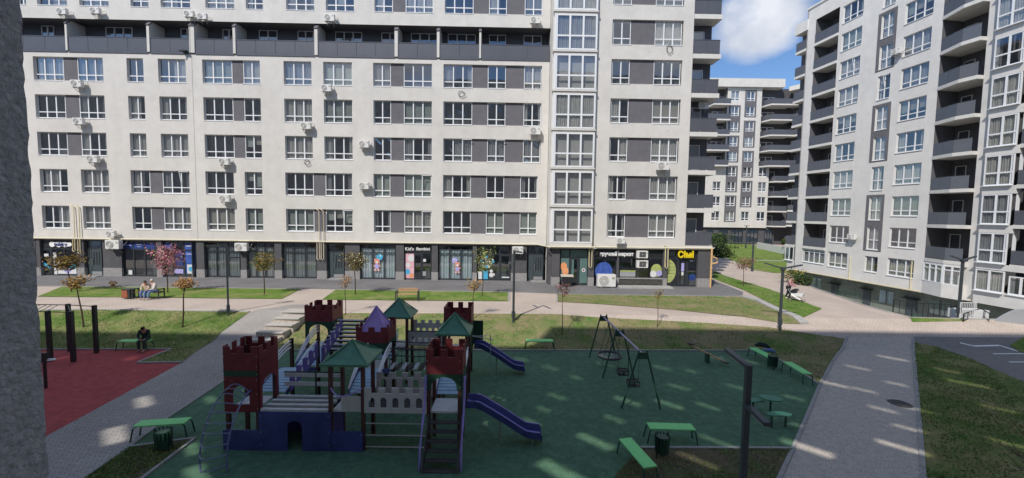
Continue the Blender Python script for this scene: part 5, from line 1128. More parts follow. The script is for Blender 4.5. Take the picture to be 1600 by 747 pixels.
# plank walkway between the left tower and the front pavilion
m = MB()
for k in range(4): m.box(-7.2, -5.27, 11.8+.28*k, 11.92+.28*k, 1.2, 1.27); m.box(-7.2, -5.27, 11.925+.28*k, 12.075+.28*k, 1.02, 1.08, 1)  # dark lower boxes paint the shade in the plank gaps
fin(m, 'walkway', ['p_light', 'p_dark'])
m = MB()
for z in (1.48, 1.78): m.box(-7.13, -5.27, 12.95, 12.98, z, z+.13, 0)
m.box(-6.17, -6.12, 12.94, 12.99, 1.2, 2.0, 1); m.box(-7.13, -5.27, 12.93, 12.94, 1.93, 1.98, 1); fin(m, 'walkway_fence', ['p_light', 'p_green'])
# battlemented front bridge
m = MB(); holed(m, -4.22, 11.8, 1.78, 1.2, 1.98, [(.12+.34*k, .30+.34*k, 1.36, 1.68) for k in range(5)], teeth=5, th=.17); fin(m, 'bridge_parapet', 'p_grey')
m = MB(); holed(m, -4.22, 12.86, 1.78, 1.2, 2.02, [(.12+.34*k, .30+.34*k, 1.5, 1.8) for k in range(5)], teeth=5, th=.17); fin(m, 'bridge_parapet', 'p_grey')
m = MB()
for k in range(8): m.box(-4.2+.222*k, -4.0+.222*k, 11.87, 12.84, 1.18, 1.22)
fin(m, 'bridge_deck', 'p_dark')
m = MB()
for z in (.84, .47, .1): m.tube([(-4.22, 11.87, z), (-2.45, 11.87, z)], .018, 6)
fin(m, 'climbing_bars', 'metal')
# wobbly plank bridge between the middle towers
m = MB()
for k in range(9): m.prism([(-4.46+.215*k, 14.85, 1.25), (-4.3+.215*k, 14.85, 1.29), (-4.3+.215*k, 15.55, 1.29), (-4.46+.215*k, 15.55, 1.25)], (0, 0, .035), 0 if k % 2 else 1)
fin(m, 'plank_bridge', ['p_dark', 'p_light'])
m = MB()
for y in (14.8, 15.6):
    for z in (2.12, 1.86): m.tube([(-4.5, y, z), (-3.5, y, z-.04), (-2.56, y, z)], .02, 6)
    for k in range(9): m.tube([(-4.4+.22*k, y, 1.3), (-4.4+.22*k, y, 1.86)], .008, 4)
fin(m, 'bridge_handrail', 'black')
# battlemented rear bridge
m = MB(); holed(m, -4.15, 16.5, 1.4, 1.68, 2.26, [(.14+.25*k, .28+.25*k, 1.82, 2.05) for k in range(5)]); fin(m, 'bridge_parapet', 'p_grey')
m = MB(); holed(m, -4.15, 17.4, 1.4, 1.68, 2.5, [(.12+.25*k, .26+.25*k, 1.9, 2.15) for k in range(5)], teeth=5, th=.14); m.box(-4.15, -2.75, 16.55, 17.38, 1.62, 1.67); fin(m, 'bridge_parapet', 'p_grey')
m = MB(); m.tube([(-4.2, 16.42, 2.3), (-2.7, 16.42, 2.3)], .022, 6); fin(m, 'bridge_handrail', 'black')
# inclined slatted climb between rear left and middle tower
m = MB()
for k in range(8): y = 15.95+.2*k; z = 1.62+.115*k; m.box(-7.4, -5.45, y, y+.13, z, z+.03); m.box(-7.4, -5.45, y+.131, y+.16, z-.1, z, 1)
m.bar((-7.42, 15.9, 1.5), (-7.42, 17.6, 2.45), .05, .1, 1); m.bar((-5.43, 15.9, 1.5), (-5.43, 17.6, 2.45), .05, .1, 1)
fin(m, 'slatted_climb', ['p_light', 'p_dark'])
def archbridge(x0, x1, ya, yb, z0, rise, rails=(True, True)):
    m = MB(); n_ = int((yb-ya)/.11); f_ = lambda t: z0+rise*sin(pi*t)
    for k in range(n_):
        t0, t1 = k/n_, (k+.8)/n_; m.prism([(x0, ya+(yb-ya)*t0, f_(t0)), (x1, ya+(yb-ya)*t0, f_(t0)), (x1, ya+(yb-ya)*t1, f_(t1)), (x0, ya+(yb-ya)*t1, f_(t1))], (0, 0, .03), 0)
        if k < n_-1: m.prism([(x0, ya+(yb-ya)*t1, f_(t1)-.05), (x1, ya+(yb-ya)*t1, f_(t1)-.05), (x1, ya+(yb-ya)*(k+1)/n_, f_((k+1)/n_)-.05), (x0, ya+(yb-ya)*(k+1)/n_, f_((k+1)/n_)-.05)], (0, 0, .03), 1)
    for x in (x0-.03, x1):
        P = [(x, ya+(yb-ya)*t/12, f_(t/12)+.05) for t in range(13)]+[(x, ya+(yb-ya)*t/12, f_(t/12)-.14) for t in range(12, -1, -1)]; m.prism(P, (.03, 0, 0), 1)
    fin(m, 'arch_bridge', ['p_slat', 'p_blue'])
    for on, x in zip(rails, (x0-.05, x1+.05)):
        if on:
            m = MB()
            for q in range(3): m.tube([(x, ya+.05+.1*q+(yb-ya-.1*q)*t/10, z0+.12+(.95-.13*q)*sin(pi/2*t/10)**.85) for t in range(11)], .024, 6)
            fin(m, 'bridge_handrail', 'p_rail')
archbridge(-7.95, -7.1, 12.95, 14.9, 1.25, .3); archbridge(-7.9, -7.1, 15.1, 16.95, 1.28, .35); archbridge(-5.1, -4.4, 12.95, 14.8, 1.25, .35); archbridge(-5.3, -4.6, 15.92, 16.45, 1.3, .1); archbridge(-2.35, -1.6, 12.95, 14.45, 1.25, .3)
posts(-8.0, -7.05, 15.0, 15.0001, 2.35)
for x, ya, yb, z0, z1 in ((-7.0, 13.0, 14.85, 1.25, 1.75), (-7.0, 15.15, 16.95, 1.4, 2.1)):
    m = MB(); n_ = 9; P = [(ya, z0), (yb, z1)]; top_ = []
    for k in range(n_):
        a = yb-(yb-ya)*k/n_; b = yb-(yb-ya)*(k+1)/n_; zt = z0+(z1-z0)*((a+b)/2-ya)/(yb-ya)+.42+(.14 if k % 2 == 0 else 0); top_ += [(a, zt), (b, zt)]
    m.prism([(x, p[0], p[1]) for p in P+top_], (.03, 0, 0)); 
    for k in range(1, 8, 2): yy = ya+(yb-ya)*(k+.5)/n_; m.poly([(x+.033, yy+.05*cos(t*pi/6), z0+(z1-z0)*(yy-ya)/(yb-ya)+.26+.11*sin(t*pi/6)) for t in range(12)], 1)
    fin(m, 'stepped_panel', ['p_violet', 'p_rail'])
# stairs of the front right tower
m = MB()
for k in range(6): z = 1.04-.2*k; y = 11.72-.15*k; m.box(-2.32, -1.46, y-.15, y+.02, z-.03, z+.0)
m.bar((-2.36, 11.82, 1.15), (-2.36, 10.85, -.02), .04, .2); m.bar((-1.42, 11.82, 1.15), (-1.42, 10.85, -.02), .04, .2); fin(m, 'stairs', 'p_dark')
for x in (-2.45, -1.34): m = MB(); m.tube([(x, 11.76, 2.4), (x, 11.66, 1.7), (x, 11.35, 1.15), (x, 11.0, .55), (x, 10.95, .0)], .032, 8); fin(m, 'stair_handrail', 'p_lav')
# slides
def slide(x0, yc, x1, ztop=1.25, sl=1.35):
    m = MB(); L_ = x1-x0; prof = [(-.27, .2), (-.24, .2), (-.19, .02), (0, 0), (.19, .02), (.24, .2), (.27, .2), (.24, -.04), (-.24, -.04)]
    path = [(0, ztop), (.12, ztop-.01), (.2, ztop-.06), (.5, ztop*.62), (.74, ztop*.33), (.82, ztop*.245), (.9, ztop*.22), (1, ztop*.2), (1.03, ztop*.12)]
    rows_ = [[(x0+L_*t, yc+p[0], z+p[1]) for p in prof] for t, z in path]; n_ = len(prof)
    base = len(m.v)
    for r_ in rows_: m.v += r_
    for i in range(len(rows_)-1):
        for k in range(n_): a = base+i*n_+k; b = base+i*n_+(k+1) % n_; m.f.append((a, b, b+n_, a+n_)); m.m.append(0)
    m.poly(rows_[-1][::-1]); fin(m, 'slide', 'p_blue', smooth=False)
    sl_ = kids(PS)[-1]
    m = MB()
    for s_ in (-.255, .255): m.tube([(x0+L_*t, yc+s_, z+.2) for t, z in path[1:-1]], .02, 6)
    fin(m, 'slide_rim', 'p_lav')  # lighter rim colour stands in for the highlight along the edge
    m = MB(); m.tube([(x0+L_*.9, yc-.15, 0), (x0+L_*.9, yc-.15, ztop*.2)], .025, 6); m.tube([(x0+L_*.45, yc, 0), (x0+L_*.45, yc, ztop*.62)], .025, 6); fin(m, 'slide_leg', 'metal')
slide(-1.34, 12.4, .85); slide(-1.6, 17.7, .5)
m = MB(); m.tube([(-1.7+.3*(1-cos(pi*t/10))*1.1, 17.3-.2*sin(pi*t/10), 1.9+.0*t) for t in range(11)], .018, 6); m.tube([(-1.7, 17.1, 1.9), (-1.7+.9*sin(pi*.5), 17.1, 1.75), (-.9, 17.1, 1.3)], .018, 6); m.tube([(-.9, 17.3, 0), (-.9, 17.3, 1.9)], .02, 6); fin(m, 'hoop_rail', 'metal')
# curved ladder of the front left tower
m = MB(); cur = [(10.72, 0), (10.7, .5), (10.82, 1.0), (11.05, 1.4), (11.35, 1.72), (11.6, 1.85), (11.8, 1.88)]
def lad(t):
    t *= len(cur)-1; i = min(int(t), len(cur)-2); f_ = t-i; return cur[i][0]*(1-f_)+cur[i+1][0]*f_, cur[i][1]*(1-f_)+cur[i+1][1]*f_
for x in (-8.12, -7.42): m.tube([(x, *lad(k/14)) for k in range(15)], .022, 7)
for k in range(1, 11):
    y, z = lad(k/11); y2, z2 = lad(min(1, k/11+.02)); nx = Vector((y2-y, z2-z)).normalized(); off = Vector((-nx.y, nx.x))*(.32)
    m.tube([(-8.12+.7*t/10, y+off.x*sin(pi*t/10), z+off.y*sin(pi*t/10)*.8) for t in range(11)], .016, 5)
fin(m, 'curved_ladder', 'p_steel')
# ------------------------------------------------------------------ swing set
S0 = thing('swing_set', 'tall dark swing frame on the green rubber, made of three A-shaped supports', 'swing', (4.52, 16.7, LOW))
def xyz(x, y, z): return (x-4.45, y-17.1, z)
for y, xl, xr in ((19.7, 3.72, 5.0), (17.25, 3.82, 5.15), (14.6, 3.92, 5.3)):
    c_ = (xl+xr)/2; m = MB(); m.tube([xyz(xl, y, 0), xyz(c_-.13, y, 2.12)], .035, 7); m.tube([xyz(xr, y, 0), xyz(c_+.13, y, 2.12)], .035, 7); m.box(c_-.17-4.45, c_+.17-4.45, y-.04-17.1, y+.04-17.1, 1.82, 2.05); m.build('frame_leg', M['dkgreen'], S0, local=True)
m = MB(); m.tube([xyz(4.36, 19.7, 2.0), xyz(4.48, 17.25, 2.0), xyz(4.6, 14.6, 2.0)], .04, 8); m.build('top_bar', mat('violet_tube', (.34, .33, .5), .35, metal=.3), S0, local=True)
def swing_seat(x, y, lb):
    t = thing('bucket_swing', lb, 'swing', (x, y, LOW+.5), 0, 'bucket seats hanging from the swing frame'); m = MB(); m.box(-.2, .2, -.14, .14, 0, .03); m.tube([(-.2, .14, .2), (.2, .14, .2)], .02, 5); m.tube([(-.2, -.14, .2), (.2, -.14, .2)], .02, 5); m.tube([(-.2, -.14, .2), (-.2, .14, .2)], .02, 5); m.tube([(.2, -.14, .2), (.2, .14, .2)], .02, 5); m.tube([(0, -.14, .2), (0, -.14, .03)], .02, 5)
    for sx in (-.2, .2):
        for sy in (-.14, .14): m.tube([(sx, sy, .2), (sx, sy, .03)], .014, 5)
    m.build('seat', [M['black']], t, local=True); q = MB(); q.box(-.17, .17, .15, .16, .05, .19); q.build('back_plate', M['metal'], t, local=True)
    for sx in (-.2, .2): q = MB(); q.tube([(sx, .0, .2), (sx*.95, .0, 1.49)], .008, 5); q.build('chain', M['black'], t, local=True)
swing_seat(4.52, 16.05, 'bucket swing seat further from the camera, in the nearer bay of the swing frame'); swing_seat(4.62, 15.0, 'bucket swing seat nearest to the camera on the swing frame')
g = thing('nest_swing', 'round black nest swing in the farther bay of the swing frame', 'swing', (4.47, 18.1, LOW+.5))
m = MB(); R_ = .52
m.tube([(R_*cos(t*pi/14), R_*sin(t*pi/14), .05) for t in range(29)], .05, 8, 0, False); m.build('rim', M['black'], g, local=True)
m = MB()
for k in range(-3, 4): c_ = sqrt(R_*R_-(k*.14)**2); m.tube([(k*.14, -c_, .05), (k*.14, 0, -.02), (k*.14, c_, .05)], .012, 4); m.tube([(-c_, k*.14, .05), (0, k*.14, -.02), (c_, k*.14, .05)], .012, 4)
m.build('net', M['acg'], g, local=True); m = MB()
for a in (.8, 2.35, 3.95, 5.5): m.tube([(R_*cos(a), R_*sin(a), .05), (0, .3 if sin(a) > 0 else -.3, 1.5)], .01, 5)
m.build('rope', M['black'], g, local=True)
# ------------------------------------------------------------------ green benches
BG = 'bright green playground benches'
def bench_proto():
    r = thing('bench', 'x', 'bench'); L_ = 1.36; m = MB(); m.box(-L_/2, L_/2, -.19, .19, .43, .465); m.build('seat', M['bench_g'], r)
    for s_ in (-1, 1):
        m = MB(); m.tube([(s_*(L_/2+.07), -.2, 0), (s_*(L_/2+.0), -.18, .38), (s_*(L_/2-.08), -.15, .42), (s_*(L_/2-.08), .15, .42), (s_*(L_/2), .18, .38), (s_*(L_/2+.07), .2, 0)], .022, 7); m.build('leg', M['dkgreen'], r)
    return r
bp = bench_proto()
def bench(a, b, lb, first=False):
    """a, b: the two near feet as measured"""
    p, q = G(*a), G(*b); c_ = (p+q)/2; d = q-p; rz = atan2(d.y, d.x); nn = Vector((-sin(rz), cos(rz), 0))*.2; loc = c_+nn; loc.z = hz(loc.y)+.012
    if first: bp.location = loc; bp.rotation_euler = (0, 0, rz); bp['label'] = lb; bp['group'] = BG; return bp
    return dup(bp, loc, rz, lb)
bench((213, 691), (283, 686), 'bright green bench on the left between the grey path and the castle', True)
bench((1018, 694), (1084, 696), 'bright green bench lying across, behind the litter bin in the right foreground')
bench((1030, 760), (983, 705), 'bright green bench pointing at the camera in the right foreground')
bench((1274, 605), (1232, 579), 'bright green bench at the right rim of the playground, right of the bin')
bench((1213, 575), (1180, 557), 'green bench at the far right rim of the playground with clothes lying on it')
bench((178, 549), (233, 549), 'green bench on the shaded left lawn with a dark clothed person on it')
bench((822, 548), (865, 548), 'green bench behind the far kerb of the playground, in the middle')
# litter bins
def bin_proto():
    r = thing('litter_bin', 'x', 'litter bin'); m = MB(); n_ = 14
    for k in range(n_):
        a = 2*pi*k/n_; m.bar((.17*cos(a), .17*sin(a), .12), (.2*cos(a), .2*sin(a), .62), .05, .012)
    m.tube([(0, 0, .12), (0, 0, .58)], .165, 14, 0); m.build('basket', M['dkgreen'], r)
    m = MB()
    for s_ in (-1, 1): m.tube([(s_*.25, 0, 0), (s_*.25, 0, .66)], .018, 6); m.tube([(s_*.25, 0, .5), (s_*.19, 0, .5)], .015, 6)
    m.build('stand', M['black'], r); return r
bb = bin_proto()
for i, (px, py, lb) in enumerate([(256, 705, 'round green litter bin at the left bench'), (1034, 713, 'round green litter bin between the two foreground benches on the right'), (1207, 576, 'round green litter bin between the two benches at the right rim of the playground')]):
    g = G(px, py); g.z = hz(g.y)+.01
    if i == 0: bb.location = g; bb['label'] = lb; bb['group'] = 'round green litter bins'
    else: dup(bb, g, .6*i, lb)
# clothes and bag on the far right bench
g = (G(1196, 560)); m = MB()
for k in range(3):
    ring = []
m = MB(); m.tube([(-.3, 0, 0), (-.1, .03, .09), (.15, -.02, .1), (.35, 0, 0)], [.05, .12, .11, .04], 9); o = m.build('jacket', M['blackc'], smooth=True); o.location = (g.x-.05, g.y+.25, LOW+.5); o.rotation_euler = (0, 0, -.6); tag(o, 'crumpled dark jacket lying on the far right bench', 'jacket')
m = MB(); m.tube([(-.25, 0, 0), (-.05, .03, .04), (.15, -.02, .05), (.3, 0, 0)], [.05, .09, .09, .04], 9); o = m.build('folded_clothes', mat('blue_cloth', (.12, .2, .36), .8), smooth=True); g = G(1207, 568); o.location = (g.x-.02, g.y+.3, LOW+.49); o.rotation_euler = (0, 0, -.6); tag(o, 'light blue clothes lying at the near end of the far right bench', 'clothes')
# ------------------------------------------------------------------ kidney shaped table and seats
def kidney(name, px, py, hgt, rx, ry, lb, cat, rz, legs, dent=.35, grp_=None):
    g = G(px, py); t = thing(name, lb, cat, (g.x, g.y, LOW+.012), rz, grp_); m = MB(); P = []
    for k in range(28):
        a = 2*pi*k/28; r_ = 1-dent*max(0, cos(a-pi*1.5))**2; P.append((rx*cos(a)*r_, ry*sin(a)*r_, hgt-.03))
    m.prism(P, (0, 0, .035)); m.build('seat' if cat == 'stool' else 'tabletop', M['bench_gd'], t, local=True)
    for x, y in legs: m = MB(); m.tube([(x, y, 0), (x, y, hgt-.03)], .035, 8); m.disc((x, y, .008), .09, 14, 'z'); m.build('leg', M['dkgreen'], t, local=True)
kidney('play_stool', 1180, 646, .46, .32, .2, 'low dark green kidney-shaped stool left of the small table', 'stool', .1, [(-.1, 0)], .5, 'dark green kidney-shaped stools')
kidney('play_table', 1203, 649, .62, .36, .25, 'taller dark green table top between the two kidney-shaped stools', 'table', -.3, [(0, 0)], .0)
kidney('play_stool', 1217, 667, .42, .42, .2, 'low dark green kidney-shaped stool right of and before the small table', 'stool', .05, [(-.26, 0), (.22, 0)], .5, 'dark green kidney-shaped stools')
# seesaw
a, b = G(1074, 560), G(1137, 574); c_ = (a+b)/2; g = thing('seesaw', 'brown wooden seesaw tilted on a low dark stand', 'seesaw', (c_.x, c_.y, LOW)); d = (b-a); d.z = 0; L_ = d.length/2; d.normalize(); e = d*L_
m = MB(); m.bar((-e.x, -e.y, .72), (e.x, e.y, .18), .14, .05); m.build('beam', M['woodl'], g, local=True)
m = MB(); m.box(-.05, .05, -.14, .14, 0, .42); m.tube([(0, -.16, .44), (0, .16, .44)], .03, 7); m.build('stand', M['dkgreen'], g, local=True)
for s_ in (-1, 1):
    z = .45-.27*s_; p = Vector((e.x*s_*.86, e.y*s_*.86, z)); m = MB(); m.box(p.x-.12, p.x+.12, p.y-.14, p.y+.14, z+.02, z+.06); m.build('seat', M['black'], g, local=True)
    q = Vector((e.x*s_*.66, e.y*s_*.66, z+.0)); m = MB(); m.tube([q+Vector((0, -.12, .0)), q+Vector((0, -.15, .2)), q+Vector((0, 0, .27)), q+Vector((0, .15, .2)), q+Vector((0, .12, .0))], .014, 6); m.build('handle', M['metal'], g, local=True)
# ------------------------------------------------------------------ workout bars on the red court
g = thing('workout_bars', 'tall black workout posts with pull-up bars on the red rubber court', 'workout bars', G(110, 566))
o_ = Vector(g.location); pp = [((79, 565), 478), ((115, 566), 480), ((110, 549), 473), ((151, 552), 473)]; tops = []
for (px, py), ty in pp:
    q = G(px, py); sc = 640/q.y; H_ = min(2.35, (py-ty)/sc*1.0); q = q-o_; q.z = 0; tops.append(q+Vector((0, 0, 2.25))); m = MB(); m.box(q.x-.07, q.x+.07, q.y-.07, q.y+.07, 0, 2.3); m.build('post', M['black'], g, local=True)
q = G(45, 560)-o_; tops.append(Vector((q.x-1.2, q.y, 2.25)))
m = MB(); m.tube([tops[2], tops[3]], .02, 6); m.tube([tops[1], tops[2]], .02, 6); m.tube([tops[0], tops[1]], .02, 6); m.tube([tops[2], tops[2]+Vector((-2.6, 0, 0))], .02, 6); m.tube([tops[0], tops[0]+Vector((-2.2, 0.1, 0))], .02, 6)
for k in range(7): m.tube([tops[0]+Vector((-.1-.28*k, .02, 0)), tops[2]+Vector((-.45-.28*k, 0, 0))], .014, 5)
m.build('pull_up_bar', M['dkgreen'], g, local=True)
g = G(72, 607); r = thing('exercise_machine', 'dark exercise machine with a white handle at the left edge of the red court', 'exercise machine', g)
m = MB(); m.tube([(0, 0, 0), (0, 0, 1.0), (-.05, 0, 1.3)], .05, 8); m.box(-.12, .08, -.05, .05, 1.0, 1.38); m.build('post', M['black'], r, local=True); m = MB(); m.tube([(-.1, 0, 1.1), (-.35, 0, .95), (-.45, 0, .8)], .025, 6); m.tube([(-.1, 0, 1.25), (-.4, 0, 1.3)], .02, 6); m.build('handle', M['black'], r, local=True)
m = MB(); m.prism([(.06, 0, 1.05), (.34, .05, 1.08), (.34, .1, 1.12), (.06, .05, 1.12)], (0, 0, .03)); m.build('pedal', M['letter'], r, local=True)
# ------------------------------------------------------------------ park bench, wooden litter bin
def park_bench(px0, px1, py, lb, back, woodk, group='wooden park benches'):
    a, b = G(px0, py), G(px1, py); L_ = (b-a).length; r = thing('park_bench', lb, 'park bench', (a+b)/2+Vector((0, .0, .03)), atan2(b.y-a.y, b.x-a.x), group)
    for s_ in (-1, 1):
        m = MB(); x = s_*(L_/2-.05)
        m.bar((x, 0, 0), (x, 0, .62), .06, .06); m.bar((x, .5, 0), (x, .5, .62), .06, .06); m.bar((x, -.02, .62), (x, .52, .62), .06, .06); m.bar((x, 0, .4), (x, .5, .4), .05, .05); m.build('arm_frame', M['alu'], r, local=True)
    m = MB()
    for k in range(4): m.box(-L_/2+.1, L_/2-.1, .04+.11*k, .13+.11*k, .42, .455)
    m.build('seat', M[woodk], r, local=True)
    if back: m = MB(); m.box(-L_/2+.1, L_/2-.1, .48, .51, .55, .66); m.box(-L_/2+.1, L_/2-.1, .5, .53, .69, .8); m.build('backrest', M[woodk], r, local=True)
    return r
park_bench(206, 249, 468, 'black framed park bench on the left path with two people sitting on it', False, 'wood')
park_bench(617, 654, 471, 'pale wooden park bench behind the rear green castle roof', True, 'woodl')
g = G(197, 467.5); r = thing('litter_bin', 'square litter bin with reddish wood front beside the people on the bench', 'litter bin', g); m = MB(); m.box(-.26, .26, -.02, .4, .06, .62); m.box(-.28, .28, -.04, .42, .62, .66); m.build('casing', M['alu'], r, local=True)
m = MB(); m.box(-.24, .14, -.05, -.02, .1, .58); m.build('front_panel', mat('red_wood', (.30, .10, .05), .6, .2, 8), r, local=True)
# ------------------------------------------------------------------ people
M['darkg'] = mat('dark_green_cloth', (.03, .05, .04), .85, .2, 8)
def skinned(name, verts, edges, radii, m, parent, sub=2):
    me = bpy.data.meshes.new(name); me.from_pydata(verts, edges, []); o = bpy.data.objects.new(name, me); COL.objects.link(o)
    md = o.modifiers.new('skin', 'SKIN'); 
    if not me.skin_vertices: me.skin_vertices.new() if hasattr(me.skin_vertices, 'new') else None
    for i, r_ in enumerate(radii): me.skin_vertices[0].data[i].radius = (r_, r_)
    me.skin_vertices[0].data[0].use_root = True; md.use_smooth_shade = True
    sb = o.modifiers.new('sub', 'SUBSURF'); sb.levels = sub; sb.render_levels = sub
    bpy.context.view_layer.update(); dg = bpy.context.evaluated_depsgraph_get(); nm = bpy.data.meshes.new_from_object(o.evaluated_get(dg)); bpy.data.objects.remove(o)
    nm.materials.clear(); nm.materials.append(m); nm.name = name
    for p in nm.polygons: p.use_smooth = True
    r = bpy.data.objects.new(name, nm); COL.objects.link(r); r.parent = parent; return r
def chain(J, segs):
    vs, rs, ed, idx = [], [], [], {}
    for seg in segs:
        for k, (nm, r_) in enumerate(seg):
            if nm not in idx: idx[nm] = len(vs); vs.append(J[nm]); rs.append(r_)
            if k: ed.append((idx[seg[k-1][0]], idx[nm]))
    return vs, ed, rs
def person(label, loc, rz, J, jacket, trousers, shoes, hair, hood=False, s_=1.):
    r = thing('person', label, 'person', loc, rz); r.scale = (s_,)*3
    J = {k: Vector(v) for k, v in J.items()}
    for sd_ in 'LR':
        w_, e = J['wr'+sd_], J['el'+sd_]; d = (w_-e).normalized(); J['ha'+sd_] = w_+d*.09
        J['to'+sd_] = J['an'+sd_]+J['tod']*.17
    vs, ed, rs = chain(J, [[('pel', .115), ('sp', .105), ('ch', .12), ('nk', .052), ('hd', .088), ('hd2', .085)], [('ch', .12), ('shL', .055), ('elL', .042), ('wrL', .03), ('haL', .032)], [('ch', .12), ('shR', .055), ('elR', .042), ('wrR', .03), ('haR', .032)],
        [('pel', .115), ('hpL', .085), ('knL', .058), ('anL', .038), ('toL', .035)], [('pel', .115), ('hpR', .085), ('knR', .058), ('anR', .038), ('toR', .035)]])
    skinned('body', vs, ed, rs, M['skin'], r)
    for sd_ in 'LR': J['cu'+sd_] = J['el'+sd_].lerp(J['wr'+sd_], .93)
    vs, ed, rs = chain(J, [[('pel', .14), ('sp', .132), ('ch', .15)], [('ch', .15), ('shL', .075), ('elL', .06), ('cuL', .045)], [('ch', .15), ('shR', .075), ('elR', .06), ('cuR', .045)]]); skinned('jacket', vs, ed, rs, jacket, r)
    for sd_ in 'LR': J['ak'+sd_] = J['kn'+sd_].lerp(J['an'+sd_], .93)
    vs, ed, rs = chain(J, [[('pel', .13), ('hpL', .105), ('knL', .078), ('akL', .055)], [('pel', .13), ('hpR', .105), ('knR', .078), ('akR', .055)]]); skinned('trousers', vs, ed, rs, trousers, r)
    for sd_ in 'LR':
        a, b = J['an'+sd_]+Vector((0, 0, -.02)), J['to'+sd_]+Vector((0, 0, -.01)); skinned('shoe', [a, a.lerp(b, .5), b], [(0, 1), (1, 2)], [.05, .052, .042], shoes, r, 1)
    h, f_ = (J['hd']+J['hd2'])/2, J['face']; up = (J['hd2']-J['nk']).normalized(); f_ = f_.normalized(); sd2 = up.cross(f_).normalized()
    skinned('hair', [h-f_*.03-up*.05, h-f_*.035+up*.03, h+f_*.02+up*.075], [(0, 1), (1, 2)], [.085, .098, .075], hair, r, 2)
    m = MB()
    m.prism([h+f_*.085-up*.005-sd2*.008, h+f_*.085-up*.005+sd2*.008, h+f_*.115-up*.03, ], up*.01); 
    o = m.build('nose', M['skin'], r, local=True)
    for q in (-1, 1): m = MB(); m.disc(h+f_*.095+up*.015+sd2*.03*q, .009, 8, 'y'); m.build('eye', M['black'], r, local=True)
    return r
sit = dict(pel=(0, 0, .52), sp=(0, -.06, .72), ch=(0, -.14, .93), nk=(0, -.2, 1.05), hd=(0, -.26, 1.14), hd2=(0, -.27, 1.22), shL=(-.17, -.14, .97), shR=(.17, -.14, .97), elL=(-.22, -.22, .72), elR=(.22, -.22, .72), wrL=(-.1, -.42, .66), wrR=(.08, -.42, .66),
           hpL=(-.09, -.02, .52), hpR=(.09, -.02, .52), knL=(-.12, -.45, .53), knR=(.12, -.45, .53), anL=(-.11, -.42, .1), anR=(.12, -.5, .1), tod=(0, -1, -.12), face=(0, -.9, -.45))
def mod(d, **k): q = dict(d); q.update(k); return q
g = G(227, 468); 
person('person in a beige jacket with dark hair, bent forward on the left path bench', (g.x-.05, g.y+.25, .0), .15, mod(sit, hd=(.06, -.3, 1.12), hd2=(.07, -.33, 1.19), wrR=(.16, -.45, .64)), M['beige'], M['jean'], M['shoe'], M['hair'])
g = G(238, 468)
person('person in a pale hooded jacket leaning on the dark haired person on the bench', (g.x-.0, g.y+.27, .0), -.35, mod(sit, ch=(-.05, -.08, .96), nk=(-.09, -.1, 1.09), hd=(-.13, -.14, 1.18), hd2=(-.14, -.15, 1.26), shL=(-.22, -.08, .99), shR=(.13, -.08, 1.0), knL=(-.2, -.44, .55), anL=(-.25, -.5, .1)), M['hairl'], M['jean'], M['shoe'], M['hairl'])
g = G(219, 549)
person('person in dark clothes sitting hunched at the right end of the shaded left bench', (g.x+.03, g.y+.3, hz(g.y+.3)), radians(20), mod(sit, hd=(.02, -.32, 1.08), hd2=(.03, -.36, 1.14), wrL=(-.05, -.4, .6), wrR=(.1, -.4, .6)), M['darkg'], M['darkg'], M['black'], M['hair'])
stand = dict(pel=(0, 0, .92), sp=(0, -.04, 1.1), ch=(0, -.09, 1.32), nk=(0, -.12, 1.45), hd=(0, -.15, 1.55), hd2=(0, -.16, 1.63), shL=(-.17, -.08, 1.36), shR=(.17, -.08, 1.36), elL=(-.22, -.2, 1.12), elR=(.22, -.2, 1.12), wrL=(-.16, -.42, 1.05), wrR=(.16, -.42, 1.05),
             hpL=(-.09, 0, .9), hpR=(.09, 0, .9), knL=(-.1, -.14, .5), knR=(.1, .06, .5), anL=(-.1, -.12, .09), anR=(.1, .2, .12), tod=(0, -1, -.1), face=(0, -1, -.2))
g = G(1231, 468)
person('person in a dusty pink jacket pushing a pram on the path by the right block', (g.x, g.y, .0), radians(38), stand, M['pinkj'], M['blackc'], M['shoe'], M['hair'])
# pram
g = G(1241, 470); r = thing('pram', 'black and white pram pushed along the path by the person in pink', 'pram', (g.x+.0, g.y-.25, 0), radians(38)); r.scale = (.82,)*3
m = MB(); m.prism([(-.24, -.45, .5), (-.24, .35, .5), (-.24, .42, .72), (-.24, -.5, .75)], (.48, 0, 0)); m.build('carrycot', M['offwhite'], r, local=True)
m = MB(); P = [(-.25, .42, .72)]+[(-.25, .12+.34*cos(t*pi/10), .72+.38*sin(t*pi/10)) for t in range(0, 8)]+[(-.25, .12, .72)]; m.prism(P, (.5, 0, 0)); m.build('hood', M['black'], r, local=True)
m = MB(); 
for x in (-.24, .24): m.tube([(x, .62, 1.02), (x, .35, .6), (x, -.4, .2)], .016, 6); m.tube([(x, -.3, .5), (x, .42, .16)], .016, 6)
m.tube([(-.24, .62, 1.02), (.24, .62, 1.02)], .02, 6); m.build('frame', M['metal'], r, local=True)
for x in (-.27, .27):
    for y, r_ in ((.42, .16), (-.42, .12)): m = MB(); m.tube([(x+r_*0, y+r_*cos(t*pi/8), r_+r_*.9*sin(t*pi/8)) for t in range(17)], .02, 6, 0, False); m.box(x-.01, x+.01, y-.01, y+.01, .02, r_*2-.02); m.build('wheel', M['black'], r, local=True)
